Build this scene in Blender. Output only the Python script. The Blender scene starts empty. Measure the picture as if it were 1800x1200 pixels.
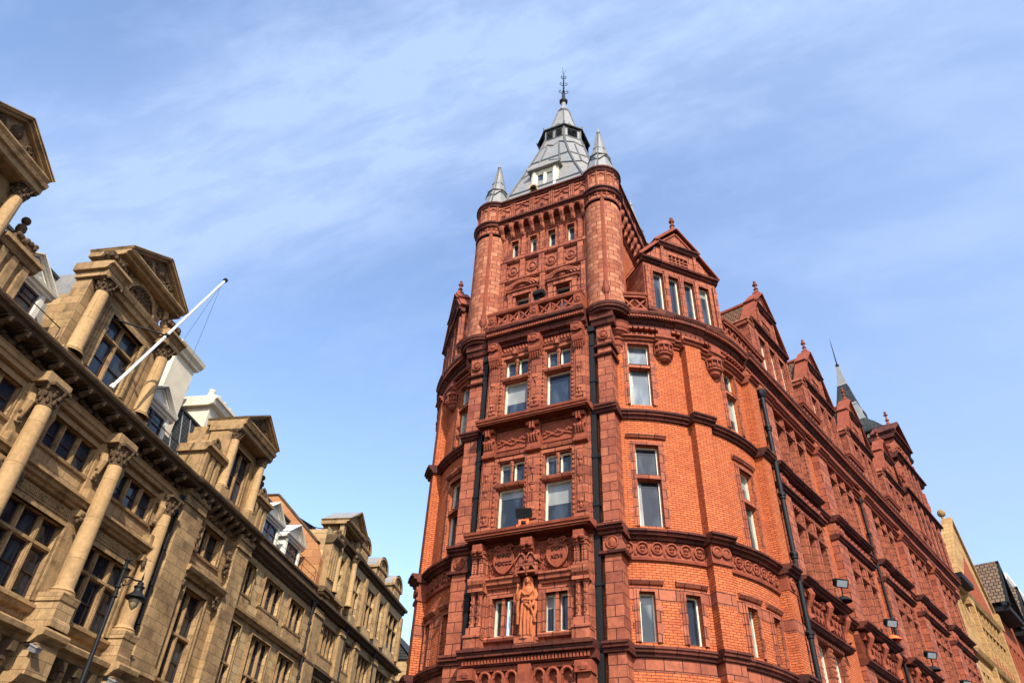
import bpy, bmesh, math, random
import numpy as np
from mathutils import Vector, Matrix
R=math.radians
sc=bpy.context.scene; COL=sc.collection
# ---------------------------------------------------------------- camera
GZ=-1.6                                   # street level; the camera stands at z=0
PIT,ROLL=R(38.185),R(3.2334)
F=Vector((0,math.cos(PIT),math.sin(PIT))); U0=Vector((0,-math.sin(PIT),math.cos(PIT))); R0=Vector((1,0,0))
RR=R0*math.cos(ROLL)+U0*math.sin(ROLL); UU=-R0*math.sin(ROLL)+U0*math.cos(ROLL)
cam=bpy.data.cameras.new('camera'); co=bpy.data.objects.new('camera',cam); COL.objects.link(co)
co.matrix_world=Matrix(((RR.x,UU.x,-F.x,0),(RR.y,UU.y,-F.y,0),(RR.z,UU.z,-F.z,0),(0,0,0,1)))
cam.sensor_width=36; cam.lens=36*1282.19/1800; cam.clip_start=.1; cam.clip_end=5000
sc.camera=co
# ---------------------------------------------------------------- sun and sky
SUN_AZ,SUN_EL=167.0,42.0                  # azimuth clockwise from +Y
sun=bpy.data.lights.new('sun','SUN'); sun.energy=5.0; sun.angle=R(.5); sun.color=(1,.93,.82)
so=bpy.data.objects.new('sun',sun); COL.objects.link(so)
sd=Vector((math.sin(R(SUN_AZ))*math.cos(R(SUN_EL)),math.cos(R(SUN_AZ))*math.cos(R(SUN_EL)),math.sin(R(SUN_EL))))
so.rotation_euler=sd.to_track_quat('Z','Y').to_euler(); so.location=(0,-20,60)
W=bpy.data.worlds.new('World'); sc.world=W; W.use_nodes=True
nt=W.node_tree; N=nt.nodes; LK=nt.links; N.clear()
out=N.new('ShaderNodeOutputWorld'); bg=N.new('ShaderNodeBackground'); sky=N.new('ShaderNodeTexSky')
sky.sky_type='NISHITA'; sky.sun_disc=False; sky.sun_elevation=R(SUN_EL); sky.sun_rotation=R(SUN_AZ)
sky.air_density=1.0; sky.dust_density=1.2; sky.ozone_density=1.5; sky.altitude=50
bg.inputs[1].default_value=.15
tc=N.new('ShaderNodeTexCoord')
def wn(t,**k):
    n=N.new(t)
    for a,b in k.items(): setattr(n,a,b)
    return n
def wmath(op,a,b=None,clamp=False):
    n=wn('ShaderNodeMath',operation=op,use_clamp=clamp)
    for i,x in enumerate((a,b)):
        if x is None: continue
        if isinstance(x,(int,float)): n.inputs[i].default_value=x
        else: LK.new(x,n.inputs[i])
    return n.outputs[0]
def wdot(v,c):
    n=wn('ShaderNodeVectorMath',operation='DOT_PRODUCT'); LK.new(v,n.inputs[0]); n.inputs[1].default_value=c; return n.outputs['Value']
def ray(x,y): return (F*1282.19+RR*(x-900)-UU*(y-600)).normalized()
# clouds: a thin veil along a band of sky, broken up by stretched noise
A,B_=ray(430,300),ray(1180,40)            # two directions on the middle of the band
axis=(A.cross(B_)).normalized(); along=(B_-A).normalized(); up3=axis.cross(along).normalized()
G=tc.outputs['Generated']
dist=wdot(G,axis); alg=wdot(G,along); u3=wdot(G,up3)
def nz(sx,sy,sz,scale,det,rough,dst=0.):
    c=wn('ShaderNodeCombineXYZ'); LK.new(wmath('MULTIPLY',dist,sx),c.inputs[0]); LK.new(wmath('MULTIPLY',alg,sy),c.inputs[1]); LK.new(wmath('MULTIPLY',u3,sz),c.inputs[2])
    n=wn('ShaderNodeTexNoise'); LK.new(c.outputs[0],n.inputs['Vector']); n.inputs['Scale'].default_value=scale; n.inputs['Detail'].default_value=det; n.inputs['Roughness'].default_value=rough; n.inputs['Distortion'].default_value=dst
    return n.outputs[0]
n1=nz(5,2.0,2,1.5,6,.55,.5); n2=nz(14,5,4,1.6,9,.62,.3); n3=nz(2,1.5,1.5,1.1,4,.5)
wob=wmath('ADD',dist,wmath('MULTIPLY',wmath('SUBTRACT',n3,.5),.16))
band=wmath('SUBTRACT',1.0,wmath('MULTIPLY',wmath('ABSOLUTE',wob),4.6),True)
band=wmath('MULTIPLY',wmath('MULTIPLY',band,band),wmath('SUBTRACT',3.0,wmath('MULTIPLY',band,2.0)))
fall=wmath('SUBTRACT',1.0,wmath('MULTIPLY',wmath('SUBTRACT',alg,float(B_.dot(along))-.16),1.9),True)
fall=wmath('MINIMUM',fall,1.0)
band=wmath('MULTIPLY',band,fall)
tex=wmath('ADD',wmath('MULTIPLY',wmath('SUBTRACT',n1,.5),1.8),wmath('MULTIPLY',wmath('SUBTRACT',n2,.5),1.5))
m=wmath('MULTIPLY',band,wmath('ADD',1.02,tex),True)
far=wmath('MULTIPLY',wmath('ADD',wmath('SUBTRACT',n1,.5),wmath('ADD',wmath('MULTIPLY',wmath('SUBTRACT',n2,.5),.9),.08)),.8,True)
right=wmath('MULTIPLY',wmath('ADD',wdot(G,(1,0,0)),.03),wmath('ADD',.85,wmath('SUBTRACT',n1,.5)),True)
m=wmath('MULTIPLY',wmath('ADD',wmath('ADD',m,far),right),.95,True)
tint=wn('ShaderNodeMix',data_type='RGBA',blend_type='MULTIPLY'); tint.inputs[0].default_value=1
LK.new(sky.outputs[0],tint.inputs[6]); tint.inputs[7].default_value=(1.58,1.56,1.6,1)
mx=wn('ShaderNodeMix',data_type='RGBA'); LK.new(m,mx.inputs[0]); LK.new(tint.outputs[2],mx.inputs[6]); mx.inputs[7].default_value=(2.3,3.1,4.7,1)
LK.new(mx.outputs[2],bg.inputs[0]); LK.new(bg.outputs[0],out.inputs[0])
vs=sc.view_settings; vs.view_transform='Standard'; vs.look='None'; vs.gamma=1; vs.exposure=.6; vs.use_curve_mapping=False
sc.cycles.max_bounces=5; sc.cycles.diffuse_bounces=2; sc.cycles.glossy_bounces=3
# ---------------------------------------------------------------- materials
def newmat(name):
    m=bpy.data.materials.new(name); m.use_nodes=True; t=m.node_tree; return m,t,t.nodes,t.links,t.nodes['Principled BSDF']
def stone(name,c1,c2,joint,bw,bh,ms=.008,stain=(.03,.015,.01),stain_amt=.5,rough=.9,bump=.3,nscale=1.5,spec=.12,bricks=True,obj_var=0,streak=.5,third=None):
    q8=lambda c: tuple(x*.8 for x in c)
    c1,c2,joint,stain=q8(c1),q8(c2),q8(joint),q8(stain); third=q8(third) if third else None
    m,t,n,l,p=newmat(name)
    tcn=n.new('ShaderNodeTexCoord'); uv=tcn.outputs['UV']; ob=tcn.outputs['Object']
    if bricks:
        b=n.new('ShaderNodeTexBrick'); l.new(uv,b.inputs['Vector']); b.inputs['Scale'].default_value=1
        b.inputs['Brick Width'].default_value=bw; b.inputs['Row Height'].default_value=bh; b.inputs['Mortar Size'].default_value=ms
        b.inputs['Mortar Smooth'].default_value=.1; b.inputs['Bias'].default_value=-.1
        b.inputs['Color1'].default_value=(*c1,1); b.inputs['Color2'].default_value=(*c2,1); b.inputs['Mortar'].default_value=(*joint,1); col=b.outputs[0]
    else:
        r=n.new('ShaderNodeTexNoise'); l.new(ob,r.inputs['Vector']); r.inputs['Scale'].default_value=3
        mm=n.new('ShaderNodeMix'); mm.data_type='RGBA'; l.new(r.outputs[0],mm.inputs[0]); mm.inputs[6].default_value=(*c1,1); mm.inputs[7].default_value=(*c2,1); col=mm.outputs[2]
    if third:
        # single blocks in a third tone, picked at random on the same bond as the brick texture
        sp=n.new('ShaderNodeSeparateXYZ'); l.new(uv,sp.inputs[0])
        def mt(op,a,b_=None):
            k=n.new('ShaderNodeMath'); k.operation=op
            for ii,x in enumerate((a,b_)):
                if x is None: continue
                if isinstance(x,(int,float)): k.inputs[ii].default_value=x
                else: l.new(x,k.inputs[ii])
            return k.outputs[0]
        row=mt('FLOOR',mt('DIVIDE',sp.outputs[1],bh)); par=mt('FLOORED_MODULO',row,2.0)
        colm=mt('FLOOR',mt('ADD',mt('DIVIDE',sp.outputs[0],bw),mt('MULTIPLY',mt('SUBTRACT',1.0,par),.5)))
        cc=n.new('ShaderNodeCombineXYZ'); l.new(row,cc.inputs[0]); l.new(colm,cc.inputs[1])
        wnz=n.new('ShaderNodeTexWhiteNoise'); wnz.noise_dimensions='3D'; l.new(cc.outputs[0],wnz.inputs['Vector'])
        vr=n.new('ShaderNodeMapRange'); l.new(wnz.outputs['Value'],vr.inputs[0]); vr.inputs[1].default_value=.55; vr.inputs[2].default_value=1.0; vr.inputs[4].default_value=.85
        ml=mt('MULTIPLY',vr.outputs[0],mt('SUBTRACT',1.0,b.outputs['Fac']))
        m3=n.new('ShaderNodeMix'); m3.data_type='RGBA'; l.new(ml,m3.inputs[0]); l.new(col,m3.inputs[6]); m3.inputs[7].default_value=(*third,1); col=m3.outputs[2]
    # soot, weather patches and run-off streaks
    s1=n.new('ShaderNodeTexNoise'); l.new(ob,s1.inputs['Vector']); s1.inputs['Scale'].default_value=nscale; s1.inputs['Detail'].default_value=8; s1.inputs['Roughness'].default_value=.65
    mr=n.new('ShaderNodeMapRange'); l.new(s1.outputs[0],mr.inputs[0]); mr.inputs[1].default_value=.48; mr.inputs[2].default_value=.75; mr.inputs[4].default_value=stain_amt
    sm=n.new('ShaderNodeMapping'); l.new(uv,sm.inputs[0]); sm.inputs['Scale'].default_value=(6,.35,1)
    s2=n.new('ShaderNodeTexNoise'); l.new(sm.outputs[0],s2.inputs['Vector']); s2.inputs['Scale'].default_value=1; s2.inputs['Detail'].default_value=5
    mr2=n.new('ShaderNodeMapRange'); l.new(s2.outputs[0],mr2.inputs[0]); mr2.inputs[1].default_value=.5; mr2.inputs[2].default_value=.8; mr2.inputs[4].default_value=stain_amt*streak
    mxx=n.new('ShaderNodeMath'); mxx.operation='MAXIMUM'; l.new(mr.outputs[0],mxx.inputs[0]); l.new(mr2.outputs[0],mxx.inputs[1])
    m2=n.new('ShaderNodeMix'); m2.data_type='RGBA'; l.new(mxx.outputs[0],m2.inputs[0]); l.new(col,m2.inputs[6]); m2.inputs[7].default_value=(*stain,1)
    # fine value variation
    s3=n.new('ShaderNodeTexNoise'); l.new(ob,s3.inputs['Vector']); s3.inputs['Scale'].default_value=9; s3.inputs['Detail'].default_value=6
    mr3=n.new('ShaderNodeMapRange'); l.new(s3.outputs[0],mr3.inputs[0]); mr3.inputs[1].default_value=.3; mr3.inputs[2].default_value=.7; mr3.inputs[3].default_value=.86; mr3.inputs[4].default_value=1.12
    hv=n.new('ShaderNodeVectorMath'); hv.operation='SCALE'; l.new(m2.outputs[2],hv.inputs[0]); l.new(mr3.outputs[0],hv.inputs['Scale'])
    l.new(hv.outputs[0],p.inputs['Base Color']); p.inputs['Roughness'].default_value=rough; p.inputs['Specular IOR Level'].default_value=spec
    bp=n.new('ShaderNodeBump'); bp.inputs['Strength'].default_value=bump; bp.inputs['Distance'].default_value=.03
    if bricks:
        ad=n.new('ShaderNodeMath'); ad.operation='SUBTRACT'; l.new(s3.outputs[0],ad.inputs[0]); l.new(b.outputs['Fac'],ad.inputs[1]); l.new(ad.outputs[0],bp.inputs['Height'])
    else: l.new(s3.outputs[0],bp.inputs['Height'])
    l.new(bp.outputs[0],p.inputs['Normal']); return m
def plain(name,c,rough=.6,metal=0,spec=.5,var=.15,scale=6):
    m,t,n,l,p=newmat(name); tcn=n.new('ShaderNodeTexCoord'); s=n.new('ShaderNodeTexNoise'); l.new(tcn.outputs['Object'],s.inputs['Vector']); s.inputs['Scale'].default_value=scale; s.inputs['Detail'].default_value=6
    mr=n.new('ShaderNodeMapRange'); l.new(s.outputs[0],mr.inputs[0]); mr.inputs[1].default_value=.3; mr.inputs[2].default_value=.7; mr.inputs[3].default_value=1-var; mr.inputs[4].default_value=1+var
    hv=n.new('ShaderNodeVectorMath'); hv.operation='SCALE'; hv.inputs[0].default_value=c; l.new(mr.outputs[0],hv.inputs['Scale']); l.new(hv.outputs[0],p.inputs['Base Color'])
    p.inputs['Roughness'].default_value=rough; p.inputs['Metallic'].default_value=metal; p.inputs['Specular IOR Level'].default_value=spec; return m
def glass(name,c1,c2,rough=.04):
    m,t,n,l,p=newmat(name); tcn=n.new('ShaderNodeTexCoord'); oi=n.new('ShaderNodeObjectInfo')
    ad=n.new('ShaderNodeVectorMath'); ad.operation='ADD'; l.new(tcn.outputs['UV'],ad.inputs[0])
    cx=n.new('ShaderNodeCombineXYZ'); mu=n.new('ShaderNodeMath'); mu.operation='MULTIPLY'; l.new(oi.outputs['Random'],mu.inputs[0]); mu.inputs[1].default_value=40; l.new(mu.outputs[0],cx.inputs[0]); l.new(cx.outputs[0],ad.inputs[1])
    mp=n.new('ShaderNodeMapping'); l.new(ad.outputs[0],mp.inputs[0]); mp.inputs['Scale'].default_value=(1.6,.55,1)
    s=n.new('ShaderNodeTexNoise'); l.new(mp.outputs[0],s.inputs['Vector']); s.inputs['Scale'].default_value=1.2; s.inputs['Detail'].default_value=2
    mr=n.new('ShaderNodeMapRange'); l.new(s.outputs[0],mr.inputs[0]); mr.inputs[1].default_value=.5; mr.inputs[2].default_value=.68
    mm=n.new('ShaderNodeMix'); mm.data_type='RGBA'; l.new(mr.outputs[0],mm.inputs[0]); mm.inputs[6].default_value=(*c1,1); mm.inputs[7].default_value=(*c2,1)
    l.new(mm.outputs[2],p.inputs['Base Color']); p.inputs['Roughness'].default_value=rough; p.inputs['Specular IOR Level'].default_value=.5; p.inputs['IOR'].default_value=1.5
    bp=n.new('ShaderNodeBump'); bp.inputs['Strength'].default_value=.35; bp.inputs['Distance'].default_value=.03; s2=n.new('ShaderNodeTexNoise'); l.new(ad.outputs[0],s2.inputs['Vector']); s2.inputs['Scale'].default_value=1.3; l.new(s2.outputs[0],bp.inputs['Height']); l.new(bp.outputs[0],p.inputs['Normal'])
    return m
M={}
M['brick']=stone('orange_red_brick',(.66,.185,.068),(.58,.145,.05),(.16,.04,.022),.235,.077,.010,stain=(.25,.055,.028),stain_amt=.5,bump=.4,third=(.50,.12,.045))
M['terra']=stone('terracotta_blocks',(.46,.14,.072),(.36,.10,.05),(.06,.017,.012),.52,.32,.014,stain=(.11,.03,.02),stain_amt=.8,bump=.35,nscale=2.2,spec=.16,rough=.75,third=(.25,.065,.04))
M['terra_s']=stone('terracotta_moulded',(.37,.095,.045),(.24,.055,.03),(.09,.03,.02),.6,.3,.01,stain=(.07,.02,.016),stain_amt=.6,bump=.4,nscale=2.5,spec=.16,rough=.75,bricks=False)
M['terra_d']=stone('sooty_shaded_terracotta',(.13,.032,.02),(.07,.02,.014),(.02,.007,.006),.62,.45,.014,stain=(.03,.013,.01),stain_amt=.7,bump=.35,nscale=2.5,spec=.16,rough=.75,third=(.22,.06,.034))  # dark stained mouldings; also paints the shade under the front bay ledges
M['terra_t']=stone('turret_faience',(.46,.17,.09),(.30,.085,.045),(.13,.04,.025),.42,.26,.014,stain=(.17,.05,.035),stain_amt=.5,bump=.35,nscale=1.6,third=(.62,.27,.15))
M['statue']=stone('statue_terracotta',(.56,.175,.07),(.44,.125,.05),(.1,.03,.02),.6,.3,.01,stain=(.16,.045,.02),stain_amt=.55,bump=.3,nscale=4,bricks=False)
M['lead']=stone('lead_sheet',(.30,.30,.29),(.19,.20,.205),(.1,.1,.1),1.1,2.2,.01,stain=(.33,.26,.17),stain_amt=.8,bump=.35,nscale=1.3,bricks=False,rough=.55,spec=.5)
M['lead_roll']=plain('lead_rolls',(.07,.07,.068),.5)
M['slate']=stone('dark_slate',(.06,.065,.07),(.035,.04,.045),(.012,.012,.012),.3,.22,.02,stain=(.08,.09,.07),stain_amt=.3,bump=.8)
M['tile']=stone('clay_tile',(.23,.105,.06),(.15,.075,.045),(.03,.015,.01),.27,.2,.025,stain=(.07,.06,.03),stain_amt=.7,bump=.8)
M['btile']=stone('brown_tile',(.22,.15,.095),(.14,.095,.065),(.03,.02,.015),.34,.36,.035,stain=(.2,.09,.05),stain_amt=.5,bump=1)
M['sand']=stone('sandstone_ashlar',(.49,.32,.155),(.38,.235,.11),(.09,.055,.03),.85,.38,.008,stain=(.07,.045,.026),stain_amt=.8,bump=.3,nscale=1.1,third=(.27,.165,.085))
M['sand_p']=stone('sandstone_moulded',(.45,.29,.14),(.35,.215,.10),(.2,.12,.06),.85,.38,.008,stain=(.06,.04,.022),stain_amt=.85,bump=.35,nscale=1.5,bricks=False)
M['sand_c']=stone('sandstone_column',(.52,.335,.16),(.46,.285,.13),(.25,.15,.07),1.4,1.5,.01,stain=(.15,.09,.045),stain_amt=.5,bump=.15,nscale=1.2)
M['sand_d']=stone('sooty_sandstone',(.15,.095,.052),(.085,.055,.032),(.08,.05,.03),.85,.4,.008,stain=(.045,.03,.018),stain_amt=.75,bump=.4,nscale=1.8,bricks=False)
M['sand_o']=stone('orange_sandstone',(.50,.24,.10),(.40,.17,.075),(.22,.12,.06),1.0,.5,.01,stain=(.25,.13,.07),stain_amt=.4,bump=.15,nscale=.9)
M['sand2']=stone('pale_sandstone_ashlar',(.60,.42,.21),(.50,.33,.155),(.12,.075,.04),.75,.36,.01,stain=(.17,.11,.06),stain_amt=.5,bump=.3,nscale=1.1,third=(.34,.215,.11))
M['ystone']=stone('yellow_stone',(.52,.315,.13),(.38,.215,.085),(.12,.08,.04),.8,.4,.012,stain=(.22,.12,.05),stain_amt=.4,bump=.2)
M['redbrick2']=stone('far_red_brick',(.42,.10,.04),(.34,.075,.03),(.22,.08,.05),.235,.077,.009,stain=(.1,.03,.02),stain_amt=.3)
M['cream']=plain('cream_paint',(.56,.49,.36),.7,var=.1,scale=2); M['white']=plain('white_paint',(.62,.585,.5),.5,var=.06)
M['frame']=plain('window_paint',(.62,.56,.43),.45,var=.1); M['dframe']=plain('dark_window_frame',(.035,.02,.018),.4)
M['iron']=plain('black_iron',(.006,.006,.007),.6,spec=.25,var=.3); M['black']=plain('matt_black',(.008,.008,.008),.7,spec=.2)
M['pole']=plain('white_pole',(.72,.68,.6),.4,var=.08); M['silver']=plain('silver_metal',(.6,.6,.6),.3,metal=.8)
M['lens']=plain('pale_lens',(.26,.29,.31),.15,spec=.9); M['amber']=plain('amber_glass',(.28,.22,.12),.25,spec=.7); M['orange']=plain('orange_plastic',(.9,.13,.02),.5); M['yellowbox']=plain('yellow_box',(.38,.27,.12),.6)
M['pane']=glass('reflecting_glass',(.012,.016,.022),(.05,.062,.075)); M['pane_b']=glass('bright_glass',(.09,.115,.14),(.2,.235,.265)); M['pane_m']=glass('half_blind_glass',(.025,.035,.035),(.14,.16,.15)); M['pane_s']=glass('sky_glass',(.02,.03,.045),(.06,.08,.115))
M['blind']=glass('blind_behind_glass',(.20,.21,.19),(.28,.29,.26),.12)
M['asphalt']=stone('asphalt',(.055,.055,.055),(.045,.045,.045),(.04,.04,.04),1,1,.01,stain=(.03,.03,.03),stain_amt=.4,bricks=False)
M['paving']=stone('paving_slabs',(.26,.23,.2),(.21,.19,.17),(.1,.09,.08),.6,.6,.01,stain=(.12,.11,.1),stain_amt=.4)
M['kerb']=plain('granite_kerb',(.28,.27,.26),.8); M['marking']=plain('road_paint',(.75,.75,.7),.7)
# ---------------------------------------------------------------- mesh builder
class B:
    """collects faces in wall coordinates (s along, o outward, z up) and bends them through a map"""
    def __init__(s,mp=None): s.v=[];s.f=[];s.uv=[];s.mp=mp or (lambda a,o,z:(a,o,z)); s.cuts=[]
    def face(s,pts,uv=None):
        i=len(s.v); s.v+= [s.mp(*p) for p in pts]; s.f.append(tuple(range(i,i+len(pts))))
        if uv is None:
            a,b,c=[Vector(p) for p in pts[:3]]; n=(b-a).cross(c-a)
            ax=max(range(3),key=lambda k:abs(n[k]))
            uv=[((p[0],p[1]) if ax==2 else (p[1],p[2]) if ax==0 else (p[0],p[2])) for p in pts]
        s.uv+=uv
    def seg(s,s0,s1,st):
        n=max(1,int(math.ceil(abs(s1-s0)/st))) if st else 1
        return [s0+(s1-s0)*i/n for i in range(n+1)]
    def box(s,s0,s1,o0,o1,z0,z1,st=None):
        if st is None: st=s.st if hasattr(s,'st') else 0
        ss=s.seg(s0,s1,st) if (s0<0 or not hasattr(s,'st')) else [s0,s1]
        for a,b in zip(ss,ss[1:]):
            s.face([(a,o1,z0),(b,o1,z0),(b,o1,z1),(a,o1,z1)]); s.face([(b,o0,z0),(a,o0,z0),(a,o0,z1),(b,o0,z1)])
            s.face([(a,o0,z1),(a,o1,z1),(b,o1,z1),(b,o0,z1)]); s.face([(a,o0,z0),(b,o0,z0),(b,o1,z0),(a,o1,z0)])
        s.face([(s0,o0,z0),(s0,o1,z0),(s0,o1,z1),(s0,o0,z1)]); s.face([(s1,o1,z0),(s1,o0,z0),(s1,o0,z1),(s1,o1,z1)])
    def prof(s,s0,s1,pr,cap=True,base=0.):
        ss=s.seg(s0,s1,s.st) if (hasattr(s,'st') and s0<0) else [s0,s1]
        for a,b in zip(ss,ss[1:]):
            for (o0,z0),(o1,z1) in zip(pr,pr[1:]):
                h=math.hypot(o1-o0,z1-z0); s.face([(a,o0,z0),(b,o0,z0),(b,o1,z1),(a,o1,z1)],[(a,z0+o0),(b,z0+o0),(b,z0+o0+h),(a,z0+o0+h)])
        if cap:
            P=[(base,pr[0][1])]+list(pr)+[(base,pr[-1][1])]
            s.face([(s0,o,z) for o,z in reversed(P)]); s.face([(s1,o,z) for o,z in P])
        if abs(base-pr[0][0])>.05:
            for a,b in zip(ss,ss[1:]): s.face([(a,base,pr[0][1]),(b,base,pr[0][1]),(b,pr[0][0],pr[0][1]),(a,pr[0][0],pr[0][1])])
        if abs(base-pr[-1][0])>.05:
            for a,b in zip(ss,ss[1:]): s.face([(a,pr[-1][0],pr[-1][1]),(b,pr[-1][0],pr[-1][1]),(b,base,pr[-1][1]),(a,base,pr[-1][1])])
    def poly(s,pts,o0,o1):
        """extruded outline; pts are (s,z) anticlockwise"""
        s.face([(a,o1,z) for a,z in pts]); s.face([(a,o0,z) for a,z in reversed(pts)])
        for (a,z),(b,y) in zip(pts,pts[1:]+pts[:1]): s.face([(a,o0,z),(b,o0,y),(b,o1,y),(a,o1,z)])
    def strip(s,pts,w,o0,o1):
        """raised band of width w inside an open outline (s,z)"""
        for (a,z),(b,y) in zip(pts,pts[1:]):
            d=Vector((b-a,y-z)); d.normalize(); nx,nz=-d.y*w,d.x*w
            s.poly([(a,z),(b,y),(b+nx,y+nz),(a+nx,z+nz)],o0,o1)
    def lathe(s,cs,co_,pr,n=14,a0=0,a1=360,twist=0):
        """pr: (r,z) bottom to top; angle 0 points outward (+o)"""
        full=abs(a1-a0)>=360; k=n if full else n+1
        an=[R(a0+(a1-a0)*i/n+twist) for i in range(n+1)]
        for (r0,z0),(r1,z1) in zip(pr,pr[1:]):
            for i in range(n):
                a,b=an[i],an[i+1]
                q=[(cs+r0*math.sin(a),co_+r0*math.cos(a),z0),(cs+r0*math.sin(b),co_+r0*math.cos(b),z0),(cs+r1*math.sin(b),co_+r1*math.cos(b),z1),(cs+r1*math.sin(a),co_+r1*math.cos(a),z1)]
                rm=max(r0,r1); u=[(a*rm,z0),(b*rm,z0),(b*rm,z1),(a*rm,z1)]
                if abs(z1-z0)<.02: u=[(a*rm,r0),(b*rm,r0),(b*rm,r1),(a*rm,r1)]
                if r1<1e-4: q=q[:3];u=u[:3]
                elif r0<1e-4: q=[q[0],q[2],q[3]];u=[u[0],u[2],u[3]]
                s.face(q,u)
    def blob(s,cs,co_,z,rs,ro,rz,n=7,m=4):
        P=[]
        for j in range(m+1):
            t=-math.pi/2+math.pi*j/m; P.append([(cs+rs*math.cos(t)*math.cos(2*math.pi*i/n),co_+ro*math.cos(t)*math.sin(2*math.pi*i/n),z+rz*math.sin(t)) for i in range(n)])
        for j in range(m):
            for i in range(n):
                k=(i+1)%n
                if j==0: s.face([P[0][0],P[1][k],P[1][i]][::-1])
                elif j==m-1: s.face([P[j][i],P[j][k],P[m][0]])
                else: s.face([P[j][i],P[j][k],P[j+1][k],P[j+1][i]])
    def tube(s,pts,r,n=6,closed=False):
        pts=[Vector(p) for p in pts]; rs=r if isinstance(r,(list,tuple)) else [r]*len(pts); rings=[]
        L=len(pts)
        for i,p in enumerate(pts):
            d=(pts[(i+1)%L if closed else min(i+1,L-1)]-pts[(i-1)%L if closed else max(i-1,0)]); 
            if d.length<1e-9: d=Vector((0,0,1))
            d.normalize(); ref=Vector((0,1,0)) if abs(d.y)<.9 else Vector((1,0,0)); x=d.cross(ref).normalized(); y=d.cross(x)
            rings.append([tuple(p+(x*math.cos(2*math.pi*k/n)+y*math.sin(2*math.pi*k/n))*rs[i]) for k in range(n)])
        rr=range(L if closed else L-1)
        for i in rr:
            a,b=rings[i],rings[(i+1)%L]
            for k in range(n): s.face([a[k],b[k],b[(k+1)%n],a[(k+1)%n]])
        if not closed: s.face(rings[0]); s.face(list(reversed(rings[-1])))
    def ring(s,cs,o,z,r,t,n=14,a0=0,a1=360):
        closed=a1-a0>=360; k=n if closed else n+1
        s.tube([(cs+r*math.cos(R(a0+(a1-a0)*i/n)),o,z+r*math.sin(R(a0+(a1-a0)*i/n))) for i in range(k)],t,5,closed)
    def curl(s,cs,o,z,r,t,flip=1,turns=1.4,rot=0):
        pts=[];rs=[]
        for i in range(15):
            f=i/14; a=R(rot)+f*turns*2*math.pi; q=r*(1-.8*f); pts.append((cs+flip*q*math.cos(a),o+t*f*.5,z+q*math.sin(a))); rs.append(t*(1-.35*f))
        s.tube(pts,rs,5)
    def wall(s,s0,s1,z0,z1,op,o=0,depth=.3,back=False):
        """sheet at offset o with rectangular openings (a,b,c,d) and their reveals"""
        sb=sorted(set([s0,s1]+[x for q in op for x in q[:2] if s0<x<s1])); zb=sorted(set([z0,z1]+[x for q in op for x in q[2:] if z0<x<z1]))
        if hasattr(s,'st'):
            t=[]
            for a,b in zip(sb,sb[1:]): t+=(s.seg(a,b,s.st) if a<0 else [a,b])[:-1]
            sb=t+[sb[-1]]
        for a,b in zip(sb,sb[1:]):
            for c,d in zip(zb,zb[1:]):
                x,y=(a+b)/2,(c+d)/2
                if any(q[0]<x<q[1] and q[2]<y<q[3] for q in op): continue
                s.face([(a,o,c),(b,o,c),(b,o,d),(a,o,d)])
        for a,b,c,d in op:
            s.face([(a,o-depth,c),(a,o,c),(a,o,d),(a,o-depth,d)]); s.face([(b,o,c),(b,o-depth,c),(b,o-depth,d),(b,o,d)])
            s.face([(a,o-depth,c),(b,o-depth,c),(b,o,c),(a,o,c)]); s.face([(a,o,d),(b,o,d),(b,o-depth,d),(a,o-depth,d)])
    def cut(s):
        """what follows is a piece of its own"""
        if s.f: s.cuts.append(len(s.f))
        return s
    def groups(s):
        """face lists of the separate pieces: those cut by hand, then those standing far apart"""
        c=[0]+sorted(set(x for x in s.cuts if x<len(s.f)))+[len(s.f)]
        if len(c)>2: return [list(range(a,b)) for a,b in zip(c,c[1:])]
        k=len(s.f)
        if k>12000 or k<2: return [list(range(k))]
        P=np.array([tuple(p) for p in s.v]); lo=np.empty((k,3)); hi=np.empty((k,3))
        for i,f in enumerate(s.f): q=P[f[0]:f[-1]+1]; lo[i]=q.min(0); hi[i]=q.max(0)
        size=(hi-lo).max(1); lab=np.arange(k)
        todo=np.ones(k,bool); out=[]
        while todo.any():
            st=[int(np.nonzero(todo)[0][0])]; todo[st[0]]=False; grp=[]
            while st:
                i=st.pop(); grp.append(i)
                gap=np.maximum(0,np.maximum(lo-hi[i],lo[i]-hi)); near=(np.sqrt((gap**2).sum(1))<=np.maximum(.02,.5*np.maximum(size,size[i])))&todo
                n=np.nonzero(near)[0]; todo[n]=False; st+=n.tolist()
            out.append(sorted(grp))
        return out
    def build(s,name,mat,parent=None,smooth=False,label=None):
        g=s.groups() if parent else [None]
        if len(g)>1 and len(g)<=100:
            first=None
            for fl in g:
                b=B(); 
                for i in fl:
                    f=s.f[i]; k=len(b.v); b.v+=s.v[f[0]:f[-1]+1]; b.uv+=s.uv[f[0]:f[-1]+1]; b.f.append(tuple(range(k,k+len(f))))
                o=b.build1(name,mat,parent,smooth,label); first=first or o
            return first
        return s.build1(name,mat,parent,smooth,label)
    def build1(s,name,mat,parent=None,smooth=False,label=None):
        me=bpy.data.meshes.new(name); me.from_pydata([tuple(p) for p in s.v],[],s.f); ul=me.uv_layers.new(name='UV')
        flat=[]
        for u in s.uv: flat+= (u[0],u[1])
        ul.data.foreach_set('uv',flat); me.materials.append(M[mat] if isinstance(mat,str) else mat)
        if smooth:
            bm=bmesh.new(); bm.from_mesh(me); bmesh.ops.remove_doubles(bm,verts=bm.verts,dist=1e-4); bmesh.ops.recalc_face_normals(bm,faces=bm.faces); bm.to_mesh(me); bm.free()
            me.polygons.foreach_set('use_smooth',[True]*len(me.polygons)); me.set_sharp_from_angle(angle=R(38))
        o=bpy.data.objects.new(name,me); COL.objects.link(o); 
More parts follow.
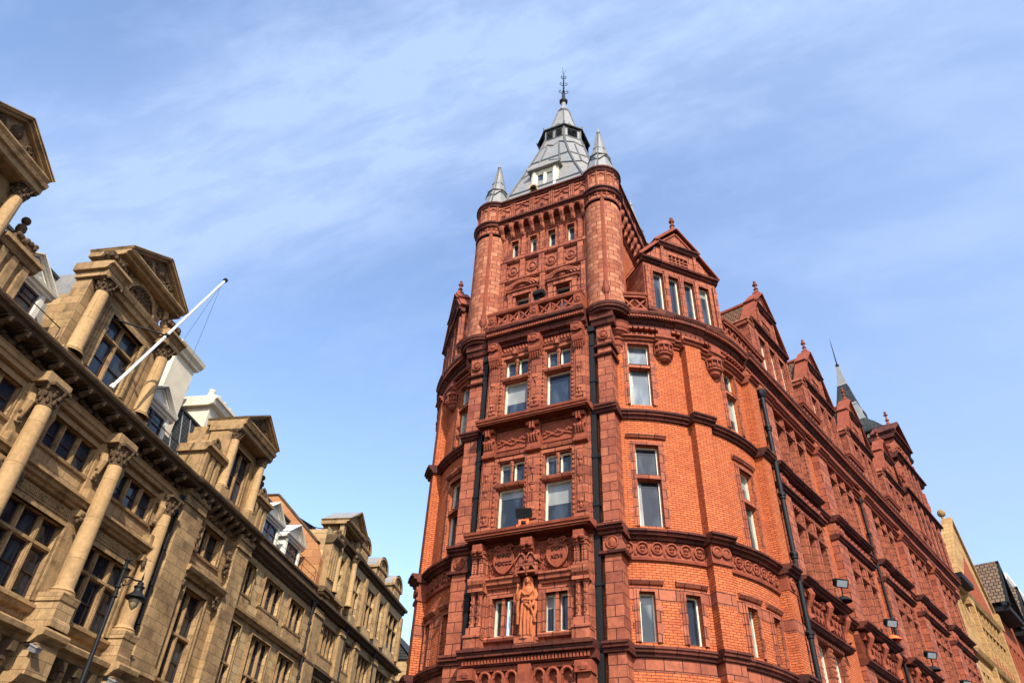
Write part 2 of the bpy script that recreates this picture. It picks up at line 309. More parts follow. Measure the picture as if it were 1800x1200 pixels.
        if parent: o.parent=parent
        if label: o['label']=label
        return o
def thing(name,label,cat,loc=(0,0,0),rz=0,group=None):
    o=bpy.data.objects.new(name,None); COL.objects.link(o); o.location=loc; o.rotation_euler=(0,0,rz); o.empty_display_size=.5
    o['label']=label; o['category']=cat
    if group: o['group']=group
    return o
def tag(o,label,cat,group=None):
    o['label']=label; o['category']=cat
    if group: o['group']=group
    return o
def struct(o): o['kind']='structure'; return o
# ================================================================ street level
g=B(); g.face([(-900,-900,GZ),(900,-900,GZ),(900,900,GZ),(-900,900,GZ)]); struct(g.build('ground','asphalt'))
AZL=R(11.917); NL=Vector((math.cos(AZL),-math.sin(AZL),0)); TL=Vector((math.sin(AZL),math.cos(AZL),0)); D0=20.1
def LW(s,o,z): P=TL*s-NL*(D0-o); return (P.x,P.y,z)
g=B(LW); g.box(-40,140,.0,3.2,GZ,GZ+.12); struct(g.build('pavement','paving'))
g=B(LW); g.box(-40,140,3.2,3.4,GZ,GZ+.13); struct(g.build('kerb','kerb'))
g=B(LW)
for i in range(24): g.face([(-20+i*5,7.5,GZ+.004),(-17+i*5,7.5,GZ+.004),(-17+i*5,7.62,GZ+.004),(-20+i*5,7.62,GZ+.004)])
struct(g.build('road_marking','marking'))
# ================================================================ the red corner building
OX,OY=.84*.9,23.75*.9
red=thing('corner_building','red brick and terracotta corner building with round turrets and a grey lead spire','building',(OX,OY,GZ),-R(27.5))
def zz(z): return z-GZ
RW=5.75; CU,CV=.846,6.543; A0=75.5
def AR(side=1):
    nx,ny=math.sin(R(A0)),-math.cos(R(A0)); tx,ty=math.cos(R(A0)),math.sin(R(A0))
    def f(s,o,z):
        if s<0: a=R(A0)+s/RW; u=CU+(RW+o)*math.sin(a); v=CV-(RW+o)*math.cos(a)
        else: u=CU+(RW+o)*nx+tx*s; v=CV+(RW+o)*ny+ty*s
        return (u*side,v,zz(z))
    return f
def FL(cx,cy,ang,side=1):
    n=(math.sin(R(ang)),-math.cos(R(ang))); t=(math.cos(R(ang)),math.sin(R(ang)))
    return lambda s,o,z: ((cx+t[0]*s+n[0]*o)*side,cy+t[1]*s+n[1]*o,zz(z))
def sa(deg): return R(deg-A0)*RW
def BA(side=1): b=B(AR(side)); b.st=.35; return b
WR=random.Random(11)
def window(mp,lights,o,parent,bars=(),pane='pane',fr='frame',fw=.05,fd=.06,curved=False,name='window',label=None,vbars=()):
    """lights: list of (s0,s1,z0,z1); the painted frame carries its panes"""
    # lights close together make one window; others are windows of their own
    grp=[]
    for l in lights:
        hit=[g for g in grp if any(max(l[0]-q[1],q[0]-l[1])<=.34 and max(l[2]-q[3],q[2]-l[3])<=.25 for q in g)]
        new=[l]
        for g in hit: new+=g; grp.remove(g)
        grp.append(new)
    if len(grp)>1:
        r=None
        for g in grp: w=window(mp,g,o,parent,bars,pane,fr,fw,fd,curved,name,label,vbars); r=r or w
        return r
    f=B(mp); p=B(mp); bl_=B(mp)
    for (a,b,c,d) in lights:
        f.box(a,a+fw,o-fd,o+.03,c,d); f.box(b-fw,b,o-fd,o+.03,c,d); f.box(a+fw,b-fw,o-fd,o+.03,c,c+fw); f.box(a+fw,b-fw,o-fd,o+.03,d-fw,d)
        for q in bars:
            if c<q<d: f.box(a+fw,b-fw,o-fd,o+.02,q-.025,q+.025)
        for q in vbars: f.box((a+b)/2-.02,(a+b)/2+.02,o-fd,o+.01,c+fw,d-fw)
        wk=WR.random()
        if fr=='frame' and wk<.33: zb=d-(d-c)*WR.choice((.2,.35,.5,.6)); bl_.face([(a+fw*.5,o-.03,zb),(b-fw*.5,o-.03,zb),(b-fw*.5,o-.03,d-fw*.5),(a+fw*.5,o-.03,d-fw*.5)])
        elif fr=='frame' and wk<.55: wq=(b-a)*WR.uniform(.15,.3); bl_.face([(a+fw*.5,o-.03,c+fw*.5),(a+wq,o-.03,c+fw*.5),(a+wq*.8,o-.03,d-fw*.5),(a+fw*.5,o-.03,d-fw*.5)])
        p.face([(a+fw*.5,o-.035,c+fw*.5),(b-fw*.5,o-.035,c+fw*.5),(b-fw*.5,o-.035,d-fw*.5),(a+fw*.5,o-.035,d-fw*.5)])
    w=f.build1(name,fr,parent,False,label); p.build1('pane',pane,w)
    if bl_.f: bl_.build('blind','blind',w)
    return w
def surround(b,a,c,z0,z1,o=0,w=.13,p=.05,hood=False,steps=2):
    """moulded jambs and head round an opening"""
    for k in range(steps):
        q=w*(1-k/steps); pp=o+p*(k+1)/steps-.001*k
        b.box(a-q,a-q*.02,o-.02,pp,z0,z1); b.box(c+q*.02,c+q,o-.02,pp,z0,z1); b.box(a-q,c+q,o-.02,pp+.002,z1,z1+q)
    if hood: b.prof(a-w-.12,c+w+.12,[(o,z1+w+.1),(o+.07,z1+w+.12),(o+.10,z1+w+.17),(o+.13,z1+w+.2),(o+.13,z1+w+.25),(o,z1+w+.28)])
STR=lambda z,p: [(0,z-.30),(p*.35,z-.28),(p*.4,z-.20),(p*.75,z-.17),(p*.8,z-.1),(p,z-.08),(p,z-.01),(0,z+.02)]
def stringrun(b,segs,z,base,p,h=1.):
    for s0,s1,o in segs: b.prof(s0,s1,[(o+x,y) for x,y in STR(z,p)],base=base)
PI1,PI2=sa(45.0),sa(51.2)                 # brick pier on the round corner
RP0,RP1=.38,1.0                          # brick pier at the end of the round corner
S0=sa(18.5); PP,RPP=.34,.34
PER=5.65; BAY=[1.5+PER*k for k in range(5)]; SEND=29.9
WIN=[(sa(24.6),sa(32.4),14.08,16.75),(sa(24.9),sa(32.6),9.62,12.47),(sa(64.6),sa(72.4),14.08,16.75),(sa(64.8),sa(72.6),9.62,12.47)]
WLO=[(sa(23.2),sa(27.7),6.18,7.58),(sa(36.8),sa(41.3),6.18,7.58),(sa(57.9),sa(62.3),6.18,7.58),(sa(70.5),sa(75.0),6.18,7.58)]
def lattice(b,s0,s1,z0,z1,o,n,t=.035,d=.05):
    for i in range(n):
        a=s0+(s1-s0)*i/n; c=s0+(s1-s0)*(i+1)/n
        for p,q in (((a,z0),(c,z1)),((a,z1),(c,z0))):
            dv=Vector((q[0]-p[0],q[1]-p[1])); L=dv.length; dv/=L; nx,nz=-dv.y*t,dv.x*t
            b.poly([(p[0]-nx,p[1]-nz),(q[0]-nx,q[1]-nz),(q[0]+nx,q[1]+nz),(p[0]+nx,p[1]+nz)],o-d,o+d)
def wing(side,nb):
    send=SEND if side>0 else 1.5+PER*nb
    # --- walls
    w=BA(side)
    bayop=[]
    for k in range(nb):
        b0=BAY[k]; bayop+= [(b0+1.0,b0+4.2,14.05,16.95),(b0+1.0,b0+4.2,9.65,12.6),(b0+1.1,b0+3.6,6.15,7.75)]
    w.wall(S0,send,2.8,17.0,WIN+WLO+bayop,0,.28)
    w.wall(S0,send,GZ,2.8,[(sa(24),sa(42),GZ+.5,1.9),(sa(56),sa(74),GZ+.5,1.9)]+[(b+.8,b+4.3,GZ+.5,1.9) for b in BAY[:nb]],.0,.4)
    w.wall(S0,send,17.0,18.2,[],-.02,.1)
    w.build('brick_wall','brick',red)
    p=BA(side)
    for z0,z1 in ((GZ,5.75),(6.05,8.7),(9.4,13.5),(13.76,16.85)):
        p.box(PI1,PI2,-.05,PP,z0,z1); 
        p.box(RP0,RP1,-.05,RPP,z0,z1)
        for k in range(nb):   # brick strips between the bays are the wall itself; the pier faces are blocks
            pass
    p.build('brick_pier','brick',red)
    # --- terracotta dressings
    t=BA(side)
    for i,(a,c,z0,z1) in enumerate(WIN):
        surround(t,a,c,z0,z1,0,.16,.06,hood=(i%2==1))
        t.box(a,c,-.25,.0,(z0+z1)/2+.28 if i%2==0 else z0+1.65,(z0+z1)/2+.38 if i%2==0 else z0+1.78)
        zt=(z0+z1)/2+.28 if i%2==0 else z0+1.65
        t.prof(a,c,[(-.2,zt-.06),(-.02,zt),(-.02,zt+.1),(-.2,zt+.14)])
        for j in range(9):   # quoins toothed into the brickwork
            if j%2: 
                zq=z0+.1+j*(z1-z0)/9
                t.box(a-.26,a-.16,-.02,.004,zq,zq+.2); t.box(c+.16,c+.26,-.02,.004,zq,zq+.2)
    for (a,c,z0,z1) in WLO:
        surround(t,a,c,z0,z1,0,.15,.07)
        t.prof(a-.27,c+.27,[(0,z1+.2),(.06,z1+.22),(.12,z1+.3),(.12,z1+.35),(0,z1+.38)])
        for j in (1,3): zq=z0+.1+j*.25; t.box(a-.22,a-.15,-.02,.004,zq,zq+.16); t.box(c+.15,c+.22,-.02,.004,zq,zq+.16)
    for a,c in ((S0,PI1),(PI2,RP0)):    # pale bands level with the window heads and under the sill string
        edges=[a]+[x for q in WLO if a<q[0]<c for x in (q[0]-.15,q[1]+.15)]+[c]
        for x,y in zip(edges[::2],edges[1::2]): t.box(x,y,-.02,.006,7.35,7.72)
        t.box(a,c,-.02,.005,5.4,5.76)
    t.box(PI1-.01,PI2+.01,-.02,PP+.006,7.3,7.72); t.box(RP0-.01,RP1+.01,-.02,RPP+.006,7.3,7.72); t.box(PI1-.01,PI2+.01,-.02,PP+.006,5.3,5.76)
    t.build('window_dressing','terra',red)
    for i,(a,c,z0,z1) in enumerate(WIN):
        zt=(z0+z1)/2+.28 if i%2==0 else z0+1.65
        window(AR(side),[(a,c,z0,zt),(a,c,zt+.12,z1)],-.18,red,pane=('pane_b' if i==0 else 'pane_m' if i==3 else 'pane') )
    for i,(a,c,z0,z1) in enumerate(WLO): window(AR(side),[(a,c,z0,z1)],-.2,red,pane='pane' if i%2 else 'pane_m')
    # --- string courses (they break forward round the piers)
    segs=[(S0,PI1,0),(PI1-.1,PI2+.1,PP),(PI2,RP0,0),(RP0-.1,RP1+.1,RPP)]
    x=RP1
    for nm,z,pj in (('string_course',6.05,.2),('string_course',9.42,.34),('string_course',13.76,.25)):
        s=BA(side); stringrun(s,segs,z,-.03,pj)
        prev=RP1
        for k in range(nb):
            b0=BAY[k]; fo=.3 if z>7 else .25; pj2=pj+.05
            s.prof(prev,b0,[(o,y) for o,y in STR(z,pj)],base=-.03,cap=False)
            if z>7:
                e=b0+4.15
                s.prof(b0-.02,b0+.95,[(fo+.04+o*.9,z+(y-z)*.8) for o,y in STR(z,pj2)],base=-.03)
                s.prof(b0+.95,e,[(fo+o*.9,z+(y-z)*.75) for o,y in STR(z,pj2)],base=-.03,cap=False)
                s.face([(e,-.03,z-.3),(e,fo+pj2,z-.1),(e,fo+pj2,z),(e,-.03,z)])
                prev=e+.001
            else: s.prof(b0,b0+4.15,[(o,y) for o,y in STR(z,pj)],base=-.03); prev=b0+4.15
        s.prof(prev,send,[(o,y) for o,y in STR(z,pj)],base=-.03)
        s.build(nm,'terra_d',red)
    # --- frieze of rings below the 9.4 string
    f=BA(side); 
    def rings(a,c,o):
        n=max(1,int(round((c-a)/.42))); st=(c-a)/n
        f.box(a,c,-.02,o,8.62,9.13); f.prof(a,c,[(o,8.5),(o+.05,8.52),(o+.07,8.6),(o+.03,8.64),(o,8.66)],base=o-.02)
        for i in range(n):
            q=a+st*(i+.5); f.ring(q,o+.03,8.9,st*.38,.035,12); f.blob(q,o+.03,8.93,st*.2,.07,.06); f.blob(q-.02,o+.03,8.82,st*.17,.06,.05)
            f.blob(q+st*.5,o+.02,8.72,.05,.05,.09)
    rings(S0,PI1,.03); rings(PI2,RP0,.03)
    f.box(PI1-.02,PI2+.02,-.02,PP+.02,8.62,9.12); f.prof(PI1-.04,PI2+.04,[(PP,8.5),(PP+.07,8.53),(PP+.07,8.6),(PP,8.64)],base=0)
    for q in (PI1+.16,PI2-.16): f.ring(q,PP+.05,8.9,.13,.05,12); f.blob(q,PP+.03,8.9,.09,.06,.14)
    f.box(RP0-.02,RP1+.02,-.02,RPP+.03,8.62,9.12); f.ring((RP0+RP1)/2,RPP+.05,8.88,.17,.05,12); f.blob((RP0+RP1)/2,RPP+.04,8.88,.09,.08,.12)
    f.build('ring_frieze','terra_s',red)
    # --- main entablature
    e=BA(side)
    base=[(0,16.72),(.06,16.73),(.07,16.84),(.15,16.86),(.16,16.94),(.25,16.97),(.25,17.03),(.0,17.06)]
    pc=[(x,y) for x,y,_ in [(S0,PI1,0)]]
    es=[(S0,PI1,0),(PI1-.07,PI2+.07,PP-.08),(PI2,RP0,0),(RP0-.07,RP1+.07,RPP-.05),(RP1,BAY[0],0)]
    for k in range(nb):
        b0=BAY[k]; nx=BAY[k+1] if k+1<nb else send
        es+= [(b0-.04,b0+1.0,.3),(b0+1.0,b0+4.25,.26),(b0+4.25,nx,.05)]
    for a,c,o in es: e.prof(a,c,[(x+o,y) for x,y in base],base=-.03)
    e.build('architrave','terra_s',red)
    e=BA(side)
    for a,c,o in es: e.box(a,c,-.02,o+.05,17.06,17.3)
    e.build('frieze','terra',red)
    e=BA(side)
    def corn(a,c,o):
        e.prof(a,c,[(x+o,y) for x,y in [(0,17.30),(.05,17.32),(.08,17.4),(.2,17.42),(.2,17.56),(.24,17.58),(.30,17.66),(.34,17.7),(.42,17.72),(.42,17.86),(.46,17.88),(.5,17.96),(.5,18.02),(.05,18.06)]],base=-.03)
    corn(S0,PI1-.3,0); corn(PI1-.3,PI2+.3,.06); corn(PI2+.3,RP0-.1,0); corn(RP0-.1,send,.14)
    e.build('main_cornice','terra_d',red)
    d=BA(side)
    def dent(a,c,o,sz,z0,z1,step):
        n=int((c-a)/step); d.cut()
        for i in range(n): q=a+(i+.25)*step; d.box(q,q+sz,o-.05,o+.09 if sz>.1 else o+.045,z0,z1,st=9)
    dent(S0,RP0-.1,.17,.14,17.31,17.41,.2); dent(RP0-.1,send,.3,.14,17.31,17.41,.2)
    dent(S0,RP0-.1,.43,.065,17.73,17.81,.1); dent(RP0-.1,send,.56,.065,17.73,17.81,.1)
    d.build('dentil_course','terra_s',red)
    # --- lantern corbels under the cornice
    for ang in (37.9,59.6):
        c=BA(side); q=sa(ang); P=6
        c.box(q-.24,q+.24,-.02,.3,17.05,17.34); c.prof(q-.36,q+.36,[(.0,16.78),(.28,16.8),(.34,16.9),(.38,16.92),(.38,17.02),(0,17.06)],base=-.02)
        c.lathe(q,.02,[(.02,15.98),(.14,16.02),(.22,16.1),(.24,16.2),(.32,16.26),(.32,16.32)],8,-90,90)
        c.lathe(q,.02,[(.26,16.32),(.28,16.36),(.3,16.58),(.38,16.62),(.38,16.68),(.34,16.8)],8,-90,90)
        for i in range(6):
            a=R(-75+30*i); c.tube([(q+.36*math.sin(a),.36*math.cos(a),16.34),(q+.37*math.sin(a),.37*math.cos(a),16.62)],.022,5)
            c.blob(q+.35*math.sin(a+.25),.35*math.cos(a+.25),16.66,.05,.05,.035)
            c.blob(q+.32*math.sin(a+.25),.32*math.cos(a+.25),16.42,.06,.06,.09)
        c.build('lantern_corbel','terra_s',red)
    # --- bays of the straight side
    for k in range(nb):
        b0=BAY[k]; b=BA(side)
        for z0,z1 in ((GZ,5.75),(6.05,9.1),(9.42,12.72),(12.95,13.46),(13.76,16.85)):
            if z1-z0<1: b.box(b0,b0+1.0,-.02,.34,z0,z1)
            elif z0>7: b.box(b0,b0+1.0,-.02,.3,z0,z1); b.box(b0+4.2,b0+4.45,-.02,.22,z0,z1)
            else: b.box(b0,b0+1.0,-.02,.2,z0,z1)
        for (c,d,tz) in ((14.05,16.95,16.15),(9.65,12.62,11.85)):
            L=[]; lw=.74; g0=b0+1.0
            for i in range(3):
                a=g0+.08+i*1.06
                L.append((a+.12,a+.12+lw,c,tz-.05)); L.append((a+.12,a+.12+lw,tz+.08,d-.12))
            xs=[g0]+[g0+.08+i*1.06+.12+lw*j+0 for i in range(3) for j in (0,1)]+[g0+3.2]
            for i in range(4):
                x0,x1=xs[2*i],xs[2*i+1]; 
                b.box(x0,x1,-.28,.2 if 0<i<3 else .24,c,d)
                if 0<i<3: xm=(x0+x1)/2; b.box(xm-.06,xm+.06,.2,.27,c,d)
                for j in range(14): 
                    zq=c+.1+j*(d-c-.2)/14
                    if i==3 or i==0: b.box(x1-.02 if i==0 else x0-.02,(x1+.02) if i==0 else x0+.03,.2,.245,zq,zq+.09)
            b.box(g0,g0+3.2,-.28,.16,tz-.05,tz+.08); b.prof(g0,g0+3.2,[(.16,tz-.04),(.27,tz),(.27,tz+.05),(.16,tz+.08)],base=.1)
            b.box(g0,g0+3.2,-.28,.22,d-.12,d+.18 if d<13 else 16.99)
            for j in range(16): b.box(g0+.1+j*.19,g0+.2+j*.19,.22,.26,d-.08,d+.0)
            window(AR(side),L,-.22,red,pane='pane' if (k+int(c))%3 else 'pane_m',fw=.05)
        b.build('bay_dressing','terra',red)
        # carved apron between the storeys with its heavy ledge
        c=BA(side); g0=b0+1.0
        c.box(g0,b0+4.2,-.02,.26,12.95,13.46)
        for i in range(8):
            q=g0+.25+i*.4; c.curl(q,.28,13.2,.15,.04,1 if i%2 else -1,rot=i*50); c.blob(q+.2,.28,13.15,.07,.06,.1); c.blob(q+.1,.27,13.35,.06,.05,.05)
        c.blob(b0+.5,.36,13.2,.2,.08,.17); c.ring(b0+.5,.35,13.2,.26,.03)
        c.build('carved_apron','terra_s',red)
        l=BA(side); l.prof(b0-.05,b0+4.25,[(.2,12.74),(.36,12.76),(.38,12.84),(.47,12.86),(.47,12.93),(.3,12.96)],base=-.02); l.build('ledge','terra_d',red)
        # lattice panels, scroll consoles and ledge over the lowest windows
        c=BA(side); c.box(b0,b0+4.2,-.02,.2,8.05,8.95)
        for i in range(3):
            q=b0+.5+i*1.62
            c.box(q-.18,q+.18,.0,.34,8.85,9.12); c.tube([(q,.42,9.06),(q,.5,8.9),(q,.42,8.72),(q,.3,8.5),(q,.28,8.3),(q,.36,8.12)],[.13,.12,.09,.08,.09,.12],8); c.curl(q,.5,8.95,.11,.04)
            if i<2:
                a=q+.3; 
                lattice(c,a+.1,a+1.0,8.22,8.72,.27,3,.03,.05)
                for j in range(4): c.blob(a+.2+j*.25,.26,8.93,.1,.09,.07); 
                for j in range(6): c.box(a+.1+j*.16,a+.18+j*.16,.2,.29,8.1,8.18)
        c.build('scroll_console','terra_s',red)
        l=BA(side); l.prof(b0-.02,b0+4.2,[(.1,7.86),(.3,7.9),(.36,7.98),(.42,8.0),(.42,8.06),(.2,8.1)],base=-.02); l.build('ledge','terra_d',red)
        c=BA(side); L=[]
        for i in range(2):
            a=b0+1.2+i*1.3; L.append((a,a+1.0,6.15,7.72))
            for x in (a-.1,a+1.0): 
                c.box(x,x+.1,-.2,.12,6.1,7.78)
                for j in range(9): c.blob(x+.05,.13,6.25+j*.17,.045,.04,.06)
        c.box(b0+1.0,b0+3.6,-.2,.16,7.72,7.86)
        for j in range(13): c.blob(b0+1.15+j*.19,.17,7.76,.05,.04,.04)
        c.build('window_dressing','terra',red)
        window(AR(side),L,-.15,red,pane='pane_b',fw=.07)
    if side<0 and nb==0: return
    # --- shopfront openings glazed
    L=[(sa(24),sa(42),GZ+.5,1.9),(sa(56),sa(74),GZ+.5,1.9)]+[(b+.8,b+4.3,GZ+.5,1.9) for b in BAY[:nb]]
    window(AR(side),L,-.3,red,name='shop_window',fr='dframe',fw=.1)
    # --- balustrade on the cornice
    bl=BA(side)
    def balu(a,c,o=.32):
        n=max(1,int(round((c-a)/.36)))
        bl.box(a,c,o-.1,o+.1,18.03,18.18); bl.box(a,c,o-.12,o+.12,18.68,18.76); bl.prof(a-.04,c+.04,[(o-.15,18.76),(o+.15,18.78),(o+.18,18.84),(o+.18,18.88),(o-.15,18.9)],base=o-.15)
        for i in range(n):
            x0=a+(c-a)*i/n; x1=a+(c-a)*(i+1)/n
            lattice(bl,x0,x1,18.18,18.68,o,1,.035,.04)
    balu(sa(20.),sa(31.8)); balu(sa(64.5),BAY[0]+.6,.38)
    for k in range(nb-1): balu(BAY[k]+4.6,BAY[k+1]+1.0,.4)
    bl.build('balustrade','terra_s',red)
wing(1,5); wing(-1,2)
# ---------------------------------------------------------------- dormers
def dormer(mp,hw,z0,ze,zs,za,nl,cw,depth,finial=True,side_ped=False,steep=1.0):
    """gabled dormer: lights below, gable with lattice grille above; s centred on 0"""
    f=B(mp); zt=ze-.62
    L=[]; n=nl; 
    gw=(2*hw-.5)/n
    ops=[]
    for i in range(n):
        a=-hw+.25+gw*i+.12; c=a+gw-.24; ops.append((a,c,z0+.35,zt))
    f.wall(-hw,hw,z0,ze-.2,ops,0,.22)
    for sgn in (-1,1): f.box(sgn*hw-.02 if sgn>0 else -hw-.02,sgn*hw+.02 if sgn>0 else -hw+.02,-depth,0,z0,ze-.2)
    for i in range(n):
        a,c=ops[i][0],ops[i][1]; surround(f,a,c,z0+.35,zt,0,.07,.06)
    for x in [-hw+.1]+[ops[i][1]+.12 for i in range(n-1)]+[hw-.1]: f.box(x-.08,x+.08,0,.1,z0+.2,zt+.15)
    # gable wall and its central lattice panel
    f.wall(-cw,cw,ze,zs,[(-cw*.52,cw*.52,ze+.12,zs-.45*(zs-ze))],0.05,.25)
    f.poly([(-hw+.05,ze),(-cw,ze),(-cw,zs-.1*steep)],-.2,.02); f.poly([(cw,ze),(hw-.05,ze),(cw,zs-.1*steep)],-.2,.02)
    f.poly([(-cw,zs),(cw,zs),(0,za-.1)],-.25,.05)
    for sg in (-1,1):
        f.strip([(sg*cw*.98,ze),(sg*cw*.98,zs)] if sg<0 else [(cw*.98,zs),(cw*.98,ze)],-.13,-.05,.12)
    lattice_b=f
    n2=5
    for i in range(1,n2): x=-cw*.52+cw*1.04*i/n2; f.box(x-.025,x+.025,-.1,0.02,ze+.12,zs-.45*(zs-ze))
    zz0,zz1=ze+.12,zs-.45*(zs-ze)
    for i in range(1,3): y=zz0+(zz1-zz0)*i/3; f.box(-cw*.52,cw*.52,-.1,0.03,y-.025,y+.025)
    body=f.build('dormer','terra',red)
    c=B(mp)
    c.prof(-hw-.12,hw+.12,[(0,ze-.24),(.08,ze-.2),(.1,ze-.12),(.2,ze-.1),(.22,ze-.02),(0,ze+.02)],base=-.1)
    for sg in (-1,1): c.prof(sg*(hw+.02),sg*(hw+.04),[(-depth,ze-.2),(.1,ze-.2),(.1,ze),(-depth,ze)],cap=True)
    c.prof(-cw-.1,cw+.1,[(0.05,zs-.26),(.15,zs-.22),(.2,zs-.12),(.26,zs-.1),(.26,zs-.03),(.05,zs)],base=-.1)
    c.prof(-hw,hw,[(0,z0+.08),(.12,z0+.1),(.14,z0+.22),(.1,z0+.3),(0,z0+.32)],base=-.1)
    c.build('cornice','terra_d',body)
    r=B(mp)
    for sg in (-1,1):
        lo=[(-hw-.15,ze),(-cw-.02,zs-.02)] if sg<0 else [(cw+.02,zs-.02),(hw+.15,ze)]
        r.strip(lo,.13,-.4,.14); r.strip([(a,b-.0) for a,b in lo],.05,-.3,.2)
        up=[(-cw-.16,zs-.02),(0,za)] if sg<0 else [(0,za),(cw+.16,zs-.02)]
        r.strip(up,.13,-.4,.16); r.strip(up,.05,-.4,.22); 
        dn=[(-cw+.12,zs+.05),(0,za-.26)] if sg<0 else [(0,za-.26),(cw-.12,zs+.05)]
        r.strip(dn,.07,.0,.1)
    for sg in (-1,1): r.box(min(sg*cw,sg*(cw+.3)),max(sg*cw,sg*(cw+.3)),-depth*.5,.1,zs-.45,zs-.02) if side_ped is None else None
    r.build('coping','terra_s',body)
    t=B(mp); k=depth+.6
    t.face([(-hw,-.1,ze-.1),(-hw,-k,ze-.1),(0,-k,za-.25),(0,-.1,za-.25)],[(0,0),(k,0),(k,hw*1.3),(0,hw*1.3)])
    t.face([(hw,-k,ze-.1),(hw,-.1,ze-.1),(0,-.1,za-.25),(0,-k,za-.25)],[(0,0),(k,0),(k,hw*1.3),(0,hw*1.3)])
    t.build('roof','tile',body)
    rd=B(mp); rd.tube([(0,-.3,za-.2),(0,-k,za-.2)],.12,6); rd.build('ridge','terra_s',body)
    if finial:
        q=B(mp); z=za+.05
        q.box(-.16,.16,-.2,.1,z-.1,z+.1)
        q.lathe(0,-.05,[(.12,z+.08),(.1,z+.14),(.07,z+.3),(.12,z+.34),(.06,z+.38),(.05,z+.52),(.11,z+.58),(.13,z+.64),(.06,z+.7),(.05,z+.76),(.08,z+.82),(.0,z+.92)],8); q.build('finial','terra_s',body,True)
    if side_ped:
        q=B(mp); x=-hw-.02
        q.box(x-.5,x,-.9,.05,z0,ze-.45); q.prof(x-.6,x,[(.0,ze-.5),(.08,ze-.46),(.12,ze-.36),(0,ze-.33)],base=-1)
        q.strip([(x-.6,ze-.36),(x-.25,ze-.02),(x,ze-.3)],.08,-1,.1); q.poly([(x-.52,ze-.4),(x,ze-.4),(x-.25,ze-.12)],-.95,.04)
        q.build('side_pier','terra',body)
    window(mp,[(a,c,y0,y1) for a,c,y0,y1 in ops],-.15,red,pane='pane_s' if nl==4 else 'pane',fw=.05,name='dormer_window')
    return body
def arc_pt(ang,off): return (CU+(RW+off)*math.sin(R(ang)),CV-(RW+off)*math.cos(R(ang)))
for side in (1,-1):
    x,y=arc_pt(48.2,.12); dormer(FL(x,y,48.2,side),1.68,18.05,20.95,22.1,23.15,4,.86,2.6)
def SM(s,off,side=1):
    f=AR(side); return lambda a,o,z: f(s+a,off+o,z)
for k,s in enumerate((4.1,9.85,15.5,21.0)): dormer(SM(s,.22),1.72,18.05,21.25,22.85,24.0,3,.9,2.6,side_ped=True)
dormer(SM(4.1,.22,-1),1.72,18.05,21.25,22.85,24.0,3,.9,2.6)
# ---------------------------------------------------------------- stepped end gable
e=B(SM(26.2,.35))
out=[(-3.4,17.0),(3.5,17.0),(3.5,21.6),(2.7,21.9),(2.55,23.6),(2.1,24.3),(2.0,25.3),(1.5,25.7),(1.5,26.5),(0,27.7),(-1.5,26.5),(-1.5,25.7),(-2,25.3),(-2.1,24.3),(-2.55,23.6),(-2.7,21.9),(-3.4,21.6)]
e.poly(out,-1.3,0)
for x in (-3.1,-1.9,-.7,.5,1.7,3.0): e.box(x-.16,x+.16,0,.16,18.1,21.2)
for x in (-1.3,-.45,.45,1.3): e.box(x-.12,x+.12,0,.14,22.0,24.2)
for x in (-2.3,2.2): e.box(x-.14,x+.14,0,.14,21.9,23.4)
eg=e.build('end_gable','terra',red)
e=B(SM(26.2,.35))
for hw,z in ((3.6,21.5),(2.8,24.3),(1.75,26.3)): e.prof(-hw,hw,[(0,z-.3),(.14,z-.25),(.18,z-.1),(.34,z-.08),(.34,z+.02),(0,z+.06)],base=-1.35)
e.strip([(-1.8,26.35),(0,27.75),(1.8,26.35)],.16,-1.3,.3)
e.prof(-3.6,3.6,[(0,20.2),(.1,20.22),(.15,20.35),(0,20.4)],base=-.1)
e.build('cornice','terra_d',eg)
e=B(SM(26.2,.35))
for x,z in ((0,27.75),(-3.2,21.6),(2.95,22.0),(-2.4,24.3),(2.4,24.3)):
    h=1.15 if x==0 else .8
    e.lathe(x,-.3,[(.16,z-.1),(.14,z+.15*h),(.07,z+.35*h),(.15,z+.42*h),(.06,z+.5*h),(.05,z+.7*h),(.15,z+.78*h),(.05,z+.86*h),(.1,z+.95*h),(0,z+1.1*h)],8)
e.curl(-1.75,.0,25.0,.3,.09,1); e.curl(1.75,.0,25.0,.3,.09,-1); e.curl(-2.6,0,22.6,.4,.1,1); e.curl(2.6,0,22.6,.4,.1,-1)
for i in range(26): e.blob(random.Random(i).uniform(-1.2,1.2),.05,random.Random(i+9).uniform(24.5,25.6),.12,.08,.1)
e.build('gable_ornament','terra_s',eg)
window(SM(26.2,.35),[(-2.9,-2.1,18.5,20.8),(-1.7,-.9,18.5,20.8),(-.5,.3,18.5,20.8),(.7,1.5,18.5,20.8),(1.9,2.8,18.5,20.8),(-1.15,-.6,22.1,24),(-.3,.3,22.1,24),(.6,1.15,22.1,24)],.05,red,name='gable_window',fr='terra_d',fw=.08)
